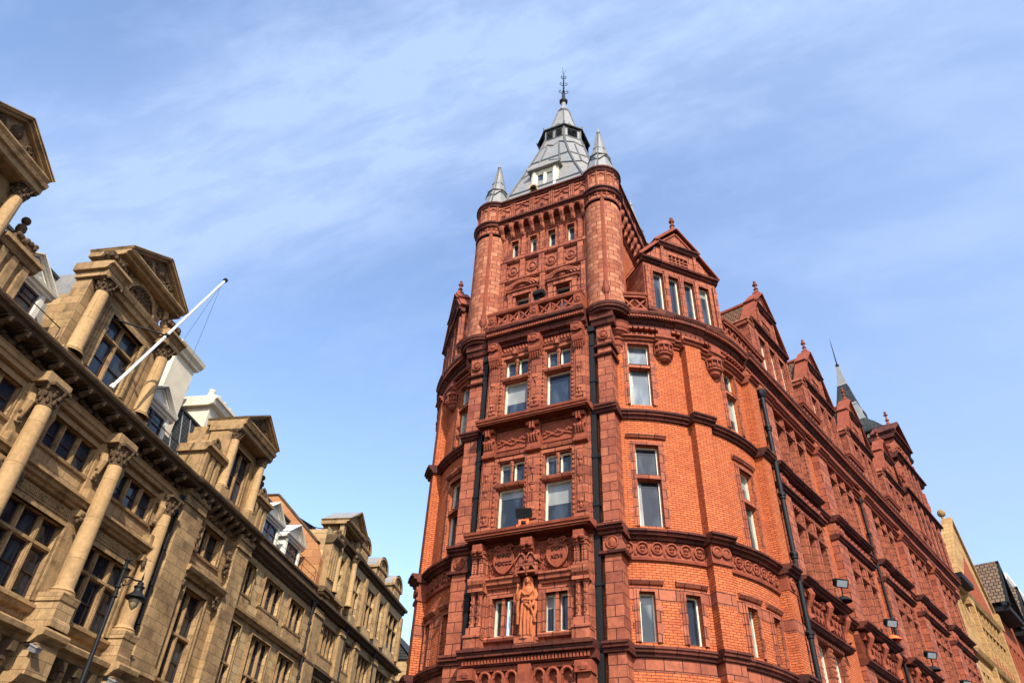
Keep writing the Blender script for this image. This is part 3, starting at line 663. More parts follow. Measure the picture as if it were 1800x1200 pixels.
# ---------------------------------------------------------------- main roof behind the parapet
r=BA(1)
ss=r.seg(sa(40),0,.8)[:-1]+[0,10,20,SEND]
for a,b in zip(ss,ss[1:]): r.face([(a,-.3,18.05),(b,-.3,18.05),(b,-3.3,21.6),(a,-3.3,21.6)],[(a,0),(b,0),(b,4.6),(a,4.6)]); r.face([(a,-3.3,21.6),(b,-3.3,21.6),(b,-6.6,18.05),(a,-6.6,18.05)],[(a,0),(b,0),(b,4.6),(a,4.6)])
r.build('roof','tile',red)
r=BA(-1)
ss=r.seg(sa(40),0,.8)[:-1]+[0,6,12.7]
for a,b in zip(ss,ss[1:]): r.face([(a,-.3,18.05),(b,-.3,18.05),(b,-3.0,21.2),(a,-3.0,21.2)],[(a,0),(b,0),(b,4.6),(a,4.6)]); r.face([(a,-3.0,21.2),(b,-3.0,21.2),(b,-4.5,18),(a,-4.5,18)],[(a,0),(b,0),(b,4.6),(a,4.6)])
r.build('roof','tile',red)
# ================================================================ front bay of the corner building
FB=FL(0,.5,0)                              # s = across, o = .5 toward the street puts it on the ledge line
def plane_off(v): return .5-v
w=B(FB)
OPU=[(-1.32,-.38),(.38,1.32)]
ops=[(a,c,14.15,16.65) for a,c in OPU]+[(a,c,9.68,12.25) for a,c in OPU]+[(a,c,6.45,7.55) for a,c in ((-1.22,-.42),(.42,1.22))]
w.wall(-2.0,2.0,5.0,17.4,ops,0,.26)
w.wall(-2.0,2.0,GZ,5.0,[(-1.3,1.3,GZ,2.2)],0,.4)
for x in (-2.0,2.0): w.box(x-.02,x+.02,-.9,0,GZ,17.9)
w.box(-1.96,1.96,-.5,-.3,GZ,2.5)
w.build('bay_wall','terra',red)
# recessed brick strips behind the downpipes and the corner piers
w=B(FB)
for sg in (-1,1):
    w.wall(min(sg*2.0,sg*2.4),max(sg*2.0,sg*2.4),GZ,17.9,[],-.3,.1)
w.build('brick_wall','brick',red)
w=B(FB)
for sg in (-1,1):
    a,c=sorted((sg*2.34,sg*2.86))
    for z0,z1 in ((GZ,5.75),(6.05,8.62),(9.42,13.46),(13.76,16.6)): w.box(a,c,-.95,-.08,z0,z1)
    w.box(a-.03,c+.03,-.9,-.05,8.62,9.12); w.box(a-.02,c+.02,-.9,-.06,16.6,17.3)
w.build('corner_pier','terra',red)
w=B(FB)
for sg in (-1,1):
    a,c=sorted((sg*2.3,sg*2.9))
    for z,p in ((6.05,.2),(9.42,.3),(13.76,.22)): w.prof(a-.12*p/.2*.6,c+.12*p/.2*.6,[(o-.08,y) for o,y in STR(z,p)],base=-1)
    w.prof(a-.1,c+.1,[(-.08,8.52),(.02,8.54),(.03,8.62),(-.05,8.64)],base=-.9)
    for z in (15.95,16.35): w.prof(a-.05,c+.05,[(-.06,z-.1),(.02,z-.06),(.04,z),(-.06,z+.03)],base=-.95)
    w.prof(a-.15,c+.15,[(-.06,17.2),(.04,17.25),(.1,17.4),(.16,17.45),(.16,17.7),(.22,17.75),(.26,18.0),(-.06,18.05)],base=-1)
w.build('string_course','terra_d',red)
w=B(FB)
for sg in (-1,1):
    q=sg*2.6; w.blob(q,-.05,8.88,.13,.08,.18); w.ring(q,-.03,8.88,.18,.03); w.blob(q,-.02,16.78,.14,.08,.12); w.ring(q,-.01,16.78,.17,.03)
w.build('pier_ornament','terra_s',red)
# ledges
L=B(FB)
LG=lambda z,p:[(p*.2,z-.2),(p*.9,z-.18),(p*.9,z-.12),(p*.97,z-.1),(p,z-.02),(p*.2,z+.04),(0,z+.05)]
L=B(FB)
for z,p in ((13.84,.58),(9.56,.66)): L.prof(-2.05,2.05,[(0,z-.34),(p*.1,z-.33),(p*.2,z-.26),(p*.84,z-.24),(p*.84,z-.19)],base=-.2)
L.build('shaded_soffit','terra_d',red)  # ledge undersides in a darker colour that stands in for their shade
L.prof(-2.12,2.12,LG(13.84,.58),base=-.2); L.build('ledge','terra_s',red)
L=B(FB); L.prof(-2.14,2.14,LG(9.56,.66),base=-.2); L.build('ledge','terra_s',red)
L=B(FB); L.prof(-2.12,2.12,[(0,5.55),(.28,5.58),(.3,5.78),(.44,5.8),(.46,5.92),(.52,5.94),(.52,6.02),(0,6.06)],base=-.2); L.build('ledge','terra_d',red)
L=B(FB); L.prof(-2.03,2.03,[(0,17.28),(.1,17.3),(.12,17.42),(.28,17.46),(.3,17.64),(.42,17.68),(.44,17.86),(.52,17.9),(.54,18.02),(0,18.06)],base=-.5)
L.build('main_cornice','terra_d',red)
D=B(FB)
for i in range(42): D.box(-2.0+i*.096,-1.94+i*.096,.4,.47,17.7,17.8)
D.cut()
for i in range(38): D.box(-1.98+i*.105,-1.92+i*.105,.25,.36,5.62,5.74)
D.build('dentil_course','terra_s',red)
# pilasters, window trim, colonnettes and beads
P=B(FB)
PX=((-1.92,-1.5),(-.24,.24),(1.5,1.92))
for a,c in PX:
    for z0,z1 in ((13.9,16.7),(9.62,12.3)):
        P.box(a,c,-.02,.1,z0,z1); P.box(a-.04,c+.04,-.02,.13,z0,z0+.28); P.box(a+.07,c-.07,.1,.14,z0+.35,z1-.12)
        for q in range(3): P.box(a+.1+q*.09,a+.13+q*.09,.14,.165,z0+.5,z1-.25)
    x=(a+c)/2
    for z in (14.6,15.5,10.3,11.2,11.8): P.blob(x,.16,z,.12,.05,.07); P.blob(x,.16,z-.16,.05,.04,.1)
for z0,z1,tz in ((14.15,16.65,15.66),(9.68,12.25,11.3)):
    for a,c in OPU:
        P.box(a-.16,a-.06,-.02,.06,z0-.2,z1+.06); P.box(c+.06,c+.16,-.02,.06,z0-.2,z1+.06); P.box(a-.16,c+.16,-.02,.065,z1+.04,z1+.16)
        n=15
        for i in range(n):
            z=z0-.1+i*(z1-z0+.1)/n
            for x in (a-.11,c+.11): P.blob(x,.07,z,.045,.04,.045,6,4)
        P.box(a-.05,c+.05,-.25,.02,tz-.04,tz+.1); P.prof(a-.06,c+.06,[(.0,tz-.06),(.1,tz-.02),(.14,tz+.05),(.14,tz+.1),(0,tz+.14)],base=-.05)
        x=(a+c)/2; P.lathe(x,-.05,[(.075,tz+.1),(.075,tz+.16),(.05,tz+.2),(.05,z1-.2),(.08,z1-.14),(.08,z1)],8)
for a,c in OPU:    # hanging moulds over the top windows
    P.prof(a-.2,c+.2,[(0,16.84),(.08,16.86),(.12,16.94),(0,16.98)],base=-.02); P.box((a+c)/2-.08,(a+c)/2+.08,.06,.2,16.78,17.0)
    P.prof(a-.2,c+.2,[(0,12.42),(.1,12.45),(.14,12.55),(.06,12.6),(0,12.62)],base=-.02)
    for z in (17.12,): 
        for i in range(9): P.blob(a-.05+i*.13,.03,z,.055,.05,.07)
P.build('bay_dressing','terra',red)
for (z0,z1,tz) in ((14.15,16.65,15.66),(9.68,12.25,11.3)):
    for a,c in OPU:
        m=(a+c)/2; window(FB,[(a,c,z0,tz-.04),(a,m-.05,tz+.1,z1),(m+.05,c,tz+.1,z1)],-.18,red,pane='pane_s' if z0>12 else 'pane',fw=.06)
for i,(a,c) in enumerate(((-1.22,-.42),(.42,1.22))):
    m=(a+c)/2; window(FB,[(a,m-.06,6.45,7.55),(m+.06,c,6.45,7.55)],-.16,red,pane='pane_m' if i==0 else 'pane_s',fw=.06)
# brackets and carved aprons
K=B(FB)
for a,c in PX:
    x=(a+c)/2; h=(c-a)/2
    # under the cornice
    K.box(x-h,x+h,0,.42,17.0,17.3); K.box(x-h*.95,x+h*.95,0,.34,16.86,17.0); K.blob(x,.4,17.14,.15,.07,.1); K.ring(x,.42,17.14,.17,.03,10)
    K.prof(x-h,x+h,[(.1,16.45),(.16,16.47),(.2,16.56),(.3,16.6),(.34,16.72),(.34,16.86)],base=0)
    for q in range(5): K.tube([(x-h*.8+q*h*.4,.28,16.55),(x-h*.8+q*h*.4,.2,16.32)],[.04,.02],5)
    # under the middle ledge: scrolled capital
    K.box(x-h,x+h,0,.3,13.38,13.52); K.box(x-h*.35,x-h*.1,0,.36,13.22,13.5); K.box(x+h*.1,x+h*.35,0,.36,13.22,13.5)
    K.box(x-h,x+h,0,.14,12.62,13.4); K.curl(x-h*.45,.2,13.05,.12,.035,-1); K.curl(x+h*.45,.2,13.05,.12,.035,1)
    for q in range(4): K.tube([(x-h*.7+q*h*.46,.16,12.78),(x-h*.6+q*h*.4,.24,13.0),(x-h*.8+q*h*.53,.2,13.1)],[.03,.05,.03],5)
    K.prof(x-h-.04,x+h+.04,[(.1,12.44),(.18,12.47),(.2,12.58),(.14,12.62)],base=0)
    # console under the lower ledge
    K.box(x-h*.8,x+h*.8,0,.46,9.0,9.22); K.box(x-h*.7,x+h*.7,.0,.3,8.82,9.0)
    for sg in (-1,1): K.blob(x+sg*h*.5,.46,8.98,.1,.06,.07); K.box(x+sg*h*.5-.06,x+sg*h*.5+.06,0,.42,8.86,9.02)
for (a,c) in ((-1.46,-.28),(.28,1.46)):
    K.box(a,c,-.02,.04,12.7,13.42)
    rnd=random.Random(5)
    for i in range(13):
        q=a+.1+i*(c-a-.2)/12; K.blob(q,.06,13.02+.07*math.sin(i*1.3),.08,.05,.05,6,4); K.blob(q,.06,12.92-.04*math.cos(i),.05,.04,.05,6,4)
    for i in range(9): K.blob(a+.06+i*(c-a-.12)/8,.03,17.2,.06,.05,.05,6,4); 
K.build('bracket','terra_s',red)
# heraldic panels: two shields in scrollwork with the raised date
rnd=random.Random(2)
K=B(FB); K.box(-1.46,-.3,-.02,.03,8.22,9.2); K.box(.3,1.46,-.02,.03,8.22,9.2)
for x0 in (-.9,.9):
    for i in range(10):
        a=R(i*36+10); q=x0+.5*math.cos(a); z=8.75+.5*math.sin(a)*.85
        if 8.3<z<9.18: K.curl(q,.05,z,.1,.028,1 if i%2 else -1,rot=i*70)
    for i in range(60):
        q=x0+rnd.uniform(-.54,.54); z=rnd.uniform(8.26,9.12)
        K.blob(q,.04,z,rnd.uniform(.02,.045),.04,rnd.uniform(.02,.05),5,4)
K.build('carved_scrollwork','terra_s',red)
for x0,l1,l2 in ((-.9,'ANNO','MDCCC'),(.9,'DOM','XCVII')):
    S=B(FB); pts=[]
    for i in range(26):
        a=math.pi*2*i/26; x=.34*math.cos(a)*(1 if math.sin(a)<0 else 1-.06*math.sin(a)); z=.44*math.sin(a)
        if math.sin(a)<0: x*=1-.35*(-math.sin(a))**3
        pts.append((x0+x,8.72+z))
    S.poly(pts,0,.14); 
    S.tube([(x,.14,z) for x,z in pts],.028,5,True); S.curl(x0-.2,.17,9.08,.11,.04,-1); S.curl(x0+.2,.17,9.08,.11,.04,1)
    sh=S.build('shield','terra_s',red)
    for txt,z,sz in ((l1,8.8,.17),(l2,8.55,.165)):
        cu=bpy.data.curves.new('t','FONT'); cu.body=txt; cu.size=sz; cu.extrude=.012; cu.align_x='CENTER'; cu.space_character=.95
        to=bpy.data.objects.new('t',cu); COL.objects.link(to); dg=bpy.context.evaluated_depsgraph_get(); me=bpy.data.meshes.new_from_object(to.evaluated_get(dg)); bpy.data.objects.remove(to)
        me.name='lettering'; me.materials.clear(); me.materials.append(M['terra_d'])
        if not me.uv_layers: me.uv_layers.new(name='UV')
        lo=bpy.data.objects.new('lettering',me); COL.objects.link(lo); lo.parent=sh
        lo.rotation_euler=(R(90),0,0); lo.location=(x0,.5-.155,zz(z)); 
# middle entablature, paired colonnettes, niche and canopy
C=B(FB)
for a,c in ((-1.46,-.3),(.3,1.46)):
    C.prof(a,c,[(0,7.84),(.08,7.86),(.1,7.94),(.16,7.96),(.18,8.06),(.24,8.1),(.24,8.16),(0,8.2)],base=-.02); surround(C,a+.22,c-.22,6.45,7.55,0,.16,.12,steps=3)
    C.box((a+c)/2-.05,(a+c)/2+.05,-.16,.05,6.45,7.55); C.prof(a,c,[(0,6.25),(.12,6.28),(.16,6.36),(.1,6.42),(0,6.44)],base=-.02)
for sg in (-1,1):
    x=sg*1.72
    C.box(x-.26,x+.26,0,.38,6.05,6.4); C.box(x-.23,x+.23,0,.33,6.4,6.68); C.prof(x-.28,x+.28,[(.3,6.34),(.42,6.38),(.42,6.44),(.3,6.5)],base=0)
    C.box(x-.24,x+.24,0,.08,6.6,9.0); C.box(x-.26,x+.26,0,.36,7.74,7.84); C.prof(x-.26,x+.26,[(.28,7.84),(.32,7.9),(.38,7.96),(.42,8.06),(.42,8.14),(.3,8.2)],base=0); C.box(x-.24,x+.24,0,.32,8.2,8.26)
    C.box(x-.25,x+.25,0,.36,8.92,9.0)
    for q in (-.12,.12):
        C.lathe(x+q,.2,[(.1,6.68),(.1,6.74),(.07,6.78),(.065,7.5),(.07,7.6),(.11,7.7),(.11,7.75)],10)
        C.box(x+q-.08,x+q+.08,.1,.3,8.26,8.8); C.box(x+q-.1,x+q+.1,.08,.33,8.8,8.92)
        for i in range(6): C.blob(x+q,.31,8.32+i*.085,.025,.015,.03,6,4); C.blob(x+q+(.03 if i%2 else -.03),.27,6.85+i*.11,.03,.02,.045,6,4); C.blob(x+q-(.03 if i%2 else -.03),.265,6.9+i*.11,.025,.02,.04,6,4)
for sg in (-1,1): C.box(min(sg*.27,sg*.37),max(sg*.27,sg*.37),-.02,.08,6.3,7.84)
C.box(-.3,.3,0,.42,6.04,6.26); C.lathe(0,.12,[(.34,6.2),(.34,6.27),(.0,6.28)],10,-90,90)
# canopy with two little gables and cusped arches
C.box(-.33,.33,.05,.42,8.12,8.18); 
for x in (-.16,.16):
    C.poly([(x-.17,8.42),(x+.17,8.42),(x,8.66)],.1,.42); C.strip([(x-.2,8.44),(x,8.7)],.05,.1,.47); C.strip([(x,8.7),(x+.2,8.44)],.05,.1,.47)
    C.ring(x,.4,8.22,.11,.035,8,0,180)
C.box(-.33,.33,.05,.41,8.33,8.43)
for x in (-.32,0,.32): C.box(x-.03,x+.03,.3,.42,8.1,8.4); C.blob(x,.37,8.08,.04,.04,.05)
C.box(-.3,.3,-.02,.1,8.18,9.0)
C.build('niche','terra',red)
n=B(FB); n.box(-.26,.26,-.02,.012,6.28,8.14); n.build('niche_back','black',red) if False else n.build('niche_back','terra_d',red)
# corbel table of little arches at the foot
C=B(FB); C.box(-2.0,2.0,-.02,.05,4.6,5.55)
for i in range(9):
    if i==4: C.box(-.2,.2,0,.3,4.6,5.56); continue
    x=-1.9+.215+i*.42 if i<4 else -1.9+.245+i*.42-.03
    C.ring(x,.22,5.25,.165,.045,10,0,180); C.box(x-.22,x-.15,0,.28,4.95,5.25); C.box(x+.15,x+.22,0,.28,4.95,5.25); C.blob(x-.19,.2,4.93,.07,.12,.09)
C.box(-2.0,2.0,0,.2,5.44,5.56)
for sg in (-1,1):
    C.box(sg*1.8-.24,sg*1.8+.24,0,.46,5.2,5.5); C.box(sg*1.8-.2,sg*1.8+.2,0,.34,4.7,5.2); C.blob(sg*1.8,.45,5.34,.18,.06,.12)
C.build('arched_corbel_table','terra_s',red)
# front balustrade of crossed bars between carved blocks
bl=B(FB); o=.36
bl.box(-1.98,1.98,o-.1,o+.1,18.04,18.16); bl.prof(-2.02,2.02,[(o-.12,18.66),(o+.13,18.68),(o+.17,18.76),(o+.17,18.82),(o-.12,18.84)],base=o-.14)
for x in (-1.82,0,1.82): bl.box(x-.17,x+.17,o-.13,o+.13,18.1,18.66); bl.ring(x,o+.14,18.38,.12,.03,10); bl.blob(x,o+.13,18.38,.07,.05,.08)
for a,c in ((-1.65,-.17),(.17,1.65)):
    n_=3
    for i in range(n_):
        x0=a+(c-a)*i/n_; x1=a+(c-a)*(i+1)/n_; bl.box(x1-.035,x1+.035,o-.07,o+.07,18.16,18.66) if i<n_-1 else None
        lattice(bl,x0+.03,x1-.03,18.16,18.66,o,1,.03,.05)
for sg in (-1,1): bl.box(min(sg*1.9,sg*2.0),max(sg*1.9,sg*2.0),-.6,o,18.04,18.8)
bl.build('balustrade','terra_s',red)
w=B(FB); w.box(-2.3,2.3,-6,-.2,17.9,18.03); w.build('flat_roof','lead',red)
# ---------------------------------------------------------------- downpipes
def downpipe(mp,s,o,z0,z1,w,rnd_=False,clamps=(),hopper=True):
    d=B(mp)
    if rnd_: d.lathe(s,o,[(w,z0),(w,z1)],10)
    else: d.box(s-w,s+w,o-w*.7,o+w*.7,z0,z1)
    for z in clamps:
        if rnd_: d.lathe(s,o,[(w,z-.12),(w*1.35,z-.1),(w*1.35,z-.02),(w*1.6,z),(w*1.6,z+.1),(w*1.2,z+.13),(w,z+.14)],10); d.blob(s-w*2,o,z+.05,.07,.06,.06); 
        else: d.box(s-w*1.25,s+w*1.25,o-w,o+w,z-.08,z+.08); d.box(s-w*2.6,s+w*2.6,o-w,o-w*.3,z-.03,z+.03); d.blob(s-w*2.5,o-w*.5,z,.055,.05,.07); d.blob(s+w*2.5,o-w*.5,z,.055,.05,.07)
    if hopper:
        if rnd_: d.lathe(s,o,[(w,z1-.05),(w*1.5,z1),(w*1.9,z1+.12),(w*2,z1+.3),(w*1.6,z1+.3)],8); d.blob(s,o+w*1.6,z1+.18,.08,.06,.1)
        else: d.box(s-w*1.5,s+w*1.5,o-w*1.4,o+w*1.6,z1-.15,z1+.12)
    return d.build('downpipe','iron',red,rnd_)
downpipe(FB,-2.2,-.1,4.2,17.0,.075,False,(7.9,11.2,12.6,14.3,16.1,5.9))
downpipe(FB,2.14,-.1,4.2,17.2,.088,False,(7.7,10.2,11.9,14.9,16.5,5.9))
downpipe(AR(1),1.22,.44,GZ,16.45,.09,True,(4.6,7.4,10.0,12.2,15.0))
for s in (13.45,20.1): downpipe(AR(1),s-.65,.16,GZ,16.6,.06,True,(7.4,11.0,15.0))
downpipe(AR(-1),1.33,.12,GZ,17.1,.085,True,(7.4,10.0,12.2,15.0))
# ---------------------------------------------------------------- turret corbels under the tower
for sg in (1,-1):
    c=B(FL(0,0,0))
    x=sg*2.86
    c.lathe(x,-1.25,[(.02,16.2),(.14,16.32),(.19,16.5),(.19,16.56),(.24,16.62),(.26,16.8),(.32,16.86),(.32,16.94),(.42,17.02),(.48,17.1),(.52,17.12),(.52,17.2),(.55,17.24),(.57,17.42),(.62,17.5)],16)
    c.build('turret_corbel','terra_s',red); c=B(FL(0,0,0)); x=sg*2.66
    c.lathe(x,-1.0,[(.2,17.7),(.8,17.71),(.82,17.8),(.9,17.82),(.91,17.9),(.94,17.92),(.95,17.98),(.95,18.03),(.6,18.06)],24)
    c.build('turret_base_ring','terra_d',red); continue
    c.build('turret_corbel','terra_s',red)
# ================================================================ tower
TX,TV=2.6,1.0; TB=5.9
tower=B(FL(0,0,0))
ZK=([0,18,20.4,21.38,22.42,22.5,23.6,23.9,25.08,25.3,26.62,29.5,30.05,45],[0,18,20.3,21.05,22.2,22.45,23.5,23.58,24.4,24.62,25.95,29.4,29.85,45])
def ZT(f): return lambda a,o,z: f(a,o,float(np.interp(z,*ZK)))
def face_dress(mp,hw,front):
    mp=ZT(mp)
    t=B(mp); ops=[]
    if front:
        ops=[(x-.17,x+.17,22.5,23.55) for x in (-1.35,-.47,.4,1.28)]+[(-1.25,-.5,18.6,20.15),(.55,1.3,18.6,20.15)]
    t.wall(-hw,hw,18.0,26.6,ops,0,.3)
    t.build('tower_wall','terra' if front else 'brick',red)
    d=B(mp)
    if front:
        for x in (-1.8,-.92,-.03,.84,1.72): d.box(x-.1,x+.1,0,.08,22.5,24.2); d.box(x-.12,x+.12,0,.12,21.35,22.38)
        for x in (-1.35,-.47,.4,1.28):
            for y in (-.25,.17): d.box(x+y,x+y+.08,0,.05,22.5,23.6)
            d.box(x-.26,x+.26,0,.06,23.55,23.66)
            d.ring(x,.04,21.88,.2,.05,14); d.lathe(x,.0,[(0,0)],4) if False else None; d.blob(x,.03,21.88,.13,.08,.13,10,6); d.box(x-.32,x+.32,0,.02,21.45,22.3)
            for qx in (-.27,.27):
                for qz in (-.3,.3): d.blob(x+qx,.03,21.88+qz,.05,.03,.05)
        for (z,p) in ((22.42,.16),(21.38,.13)): d.prof(-hw,hw,[(0,z-.12),(p*.5,z-.1),(p,z-.02),(p,z+.04),(0,z+.06)],base=-.02)
        for x in (-.875,.925):
            d.box(x-.62,x-.42,0,.12,18.2,20.5); d.box(x+.42,x+.62,0,.12,18.2,20.5); d.box(x-.65,x+.65,0,.12,20.2,20.42)
            for k in range(3): d.ring(x,.1+.05*k,20.42,.75-.13*k,.07-.012*k,12,18,162)
            d.prof(x-.72,x+.72,[(.1,20.4),(.18,20.42),(.2,20.5),(.1,20.54)],base=0)
            d.strip([(x-.48,20.56),(x,20.86)],.05,0,.14); d.strip([(x,20.86),(x+.48,20.56)],.05,0,.14); d.blob(x,.1,20.72,.2,.08,.1)
            for q in (-.36,.36): d.box(x+q-.05,x+q+.05,-.2,.06,18.4,20.2)
        for x in (-1.85,.03,1.85): d.box(x-.12,x+.12,0,.1,18.2,21.3)
    n=int(round(2*hw/.46)); st=2*hw/n
    for i in range(n+1):
        x=-hw+i*st
        d.tube([(x,.02,23.95),(x,.1,24.0),(x,.16,24.15),(x,.22,24.4),(x,.34,24.6),(x,.38,24.9)],[.06,.09,.1,.1,.11,.11],6)
        if i<n: d.ring(x+st/2,.34,24.84,st*.36,.07,8,0,180)
    d.box(-hw,hw,0,.36,24.98,25.12); d.prof(-hw,hw,[(0,23.78),(.06,23.8),(.08,23.9),(0,23.95)],base=-.02)
    # parapet with blind ogee arches and little square holes
    d.box(-hw,hw,-.3,.26,25.3,26.4)
    m=int(round(2*hw/.92)); st=2*hw/m
    for i in range(m+1): x=-hw+i*st; x=min(max(x,-hw+.1),hw-.1); [d.box(x-.12+q*.09,x-.065+q*.09,.26,.33,25.32,26.36) for q in range(3)]
    for i in range(m):
        x=-hw+(i+.5)*st; d.tube([(x-.34,.28,25.95),(x-.2,.28,26.0),(x,.28,26.2),(x+.2,.28,26.0),(x+.34,.28,25.95)],.045,5); d.box(x-.34,x+.34,.26,.3,26.24,26.34)
        d.box(x-.13,x-.09,.2,.3,25.52,25.76); d.box(x+.09,x+.13,.2,.3,25.52,25.76); d.box(x-.13,x+.13,.2,.3,25.76,25.8)
    db=d.build('tower_dressing','terra',red)
    k=B(mp)
    k.prof(-hw,hw,[(.1,25.06),(.36,25.08),(.4,25.16),(.5,25.2),(.5,25.28),(.26,25.34)],base=-.02); k.prof(-hw,hw,[(.26,26.38),(.34,26.4),(.36,26.5),(.44,26.52),(.44,26.6),(-.2,26.64)],base=-.3)
    for i in range(m): x=-hw+(i+.5)*st; k.box(x-.09,x+.09,.24,.272,25.52,25.76)
    k.build('tower_cornice','terra_d',red)
    if front:
        window(mp,[(x-.17,x+.17,22.5,23.55) for x in (-1.35,-.47,.4,1.28)],-.18,red,fw=.04,pane='pane')
        for a in (-1.25,.55): window(mp,[(a,a+.75,18.6,20.15)],-.2,red,fw=.06,pane='pane')
face_dress(FL(0,.78,0),TX-.2,True)
face_dress(FL(TX+.35,(TV+TB)/2,90),(TB-TV)/2-.2,False)
face_dress(FL(TX+.35,(TV+TB)/2,90,-1),(TB-TV)/2-.2,False)
face_dress(FL(0,TB+.2,180),TX-.2,False)
for sx in (1,-1):
    for v in (TV,TB):
        t=B(ZT(FL(0,0,0))); x=sx*(TX+.02)
        t.lathe(x,-v,[(.76,17.9),(.75,18.3),(.74,18.9),(.735,24.2)],26)
        t.lathe(x,-v,[(.75,24.5),(.75,25.1)],26); t.lathe(x,-v,[(.76,25.3),(.76,26.4)],26)
        tb=t.build('turret','terra_t',red,True)
        t=B(ZT(FL(0,0,0)))
        for a0_ in (20,110,200,290):    # flat strips up the shaft
            a=R(a0_); cs,oo=x+.71*math.sin(a),-v+.71*math.cos(a)
            t.tube([(cs,oo,19.2),(cs,oo,24.9)],.09,6)
            t.lathe(cs,oo,[(.08,17.95),(.08,18.5),(.13,18.62),(.17,18.8),(.17,18.9),(.12,18.95),(.12,19.2)],8)
        for i in range(12):
            a=R(i*30+5); t.tube([(x+.76*math.sin(a),-v+.76*math.cos(a),25.32),(x+.76*math.sin(a),-v+.76*math.cos(a),26.36)],.05,5)
            t.tube([(x+.77*math.sin(a+R(dd)),-v+.77*math.cos(a+R(dd)),z) for dd,z in ((4,26.12),(15,26.22),(26,26.12))],.03,4)
            t.tube([(x+.76*math.sin(a+R(dd)),-v+.76*math.cos(a+R(dd)),z) for dd,z in ((3,24.75),(15,24.92),(27,24.75))],.035,4)
            t.tube([(x+.75*math.sin(a),-v+.75*math.cos(a),24.5),(x+.75*math.sin(a),-v+.75*math.cos(a),25.0)],.04,4)
        t.build('turret_rib','terra_s',tb)
        t=B(ZT(FL(0,0,0)))
        t.lathe(x,-v,[(.735,24.3),(.79,24.34),(.8,24.44),(.75,24.5)],26)
        t.lathe(x,-v,[(.75,24.98),(.84,25.04),(.87,25.16),(.93,25.2),(.93,25.28),(.76,25.36)],26); t.lathe(x,-v,[(.76,26.34),(.83,26.4),(.85,26.5),(.9,26.52),(.9,26.62),(.3,26.68)],26)
        t.build('turret_ring','terra_d',tb,True)
        t=B(ZT(FL(0,0,0)))
        t.lathe(x,-v,[(.8,26.6),(.66,26.95),(.54,27.4),(.46,27.75),(.49,27.78),(.46,27.84),(.41,27.86),(.29,28.4),(.16,29.0),(.06,29.5),(.1,29.53),(.09,29.62),(.04,29.66),(.02,30.05)],8,twist=R(10))
        sp=t.build('spirelet','lead',tb)
        t=B(ZT(FL(0,0,0)))
        for i in range(8):
            a=R(i*45+10); q=lambda r,z: (x+r*math.sin(a),-v+r*math.cos(a),z)
            if i%2==0: t.tube([q(.8,26.62),q(.55,27.4),q(.47,27.75)],.035,5); t.tube([q(.42,27.86),q(.17,29.0),q(.07,29.5)],.03,5)
            else:
                m=lambda r,z,dd:(x+r*math.sin(a+R(dd)),-v+r*math.cos(a+R(dd)),z)
                t.tube([m(.56,27.35,-40),m(.52,27.58,-18),m(.5,27.66,0),m(.52,27.58,18),m(.56,27.35,40)],.032,5)
        for r,z in ((.5,27.78),(.3,28.35)): t.tube([(x+r*math.sin(R(k*45+10)),-v+r*math.cos(R(k*45+10)),z) for k in range(8)],.028,5,True)
        t.build('lead_roll','lead_roll',sp)
# ---------------------------------------------------------------- lead spire
SX,SV=-.05,3.15
def oct_(hx,z,ch,b=(SX,SV)):
    """chamfered square ring"""
    c=hx*ch; return [(b[0]+x*1.0,-b[1]-y,z) for x,y in ((hx-c,-hx),(hx,-hx+c),(hx,hx-c),(hx-c,hx),(-hx+c,hx),(-hx,hx-c),(-hx,-hx+c),(-hx+c,-hx))]
RG=[oct_(2.5,25.8,.14),oct_(2.3,26.8,.2),oct_(2.05,28.1,.32),oct_(1.76,29.4,.42),oct_(1.42,30.8,.52),oct_(1.2,31.7,.56)]
s=B(FL(0,0,0)); rl=B(FL(0,0,0))
for A_,B2 in zip(RG,RG[1:]):
    for i in range(8): s.face([A_[i],A_[(i+1)%8],B2[(i+1)%8],B2[i]])
def mid(p,q,f): return tuple(p[k]+(q[k]-p[k])*f for k in range(3))
for i in range(8):
    rl.tube([r[i] for r in RG],.065,5)
for j in range(1,5):
    for i in range(8):
        a,c=RG[j][i],RG[j][(i+1)%8]; nb_=2 if i%2==1 and j<4 else 1
        up=mid(RG[j][i],RG[j+1][i],.0); 
        n_=2 if i%2==1 else 1
        for k in range(n_):
            p=mid(a,c,k/n_); q=mid(a,c,(k+1)/n_); top=mid(mid(RG[j][i],RG[j][(i+1)%8],(k+.5)/n_),mid(RG[j+1][i],RG[j+1][(i+1)%8],(k+.5)/n_),.32)
            if j in (1,3): rl.tube([p,q],.055,5)
            else: rl.tube([p,top,q],.055,5)
            if j in (2,3): rl.tube([mid(a,c,(k+.5)/n_) if j==3 else top,mid(RG[j+1][i],RG[j+1][(i+1)%8],(k+.5)/n_)],.055,5)
sp=s.build1('lead_spire','lead',red); rl.build1('lead_roll','lead_roll',sp)
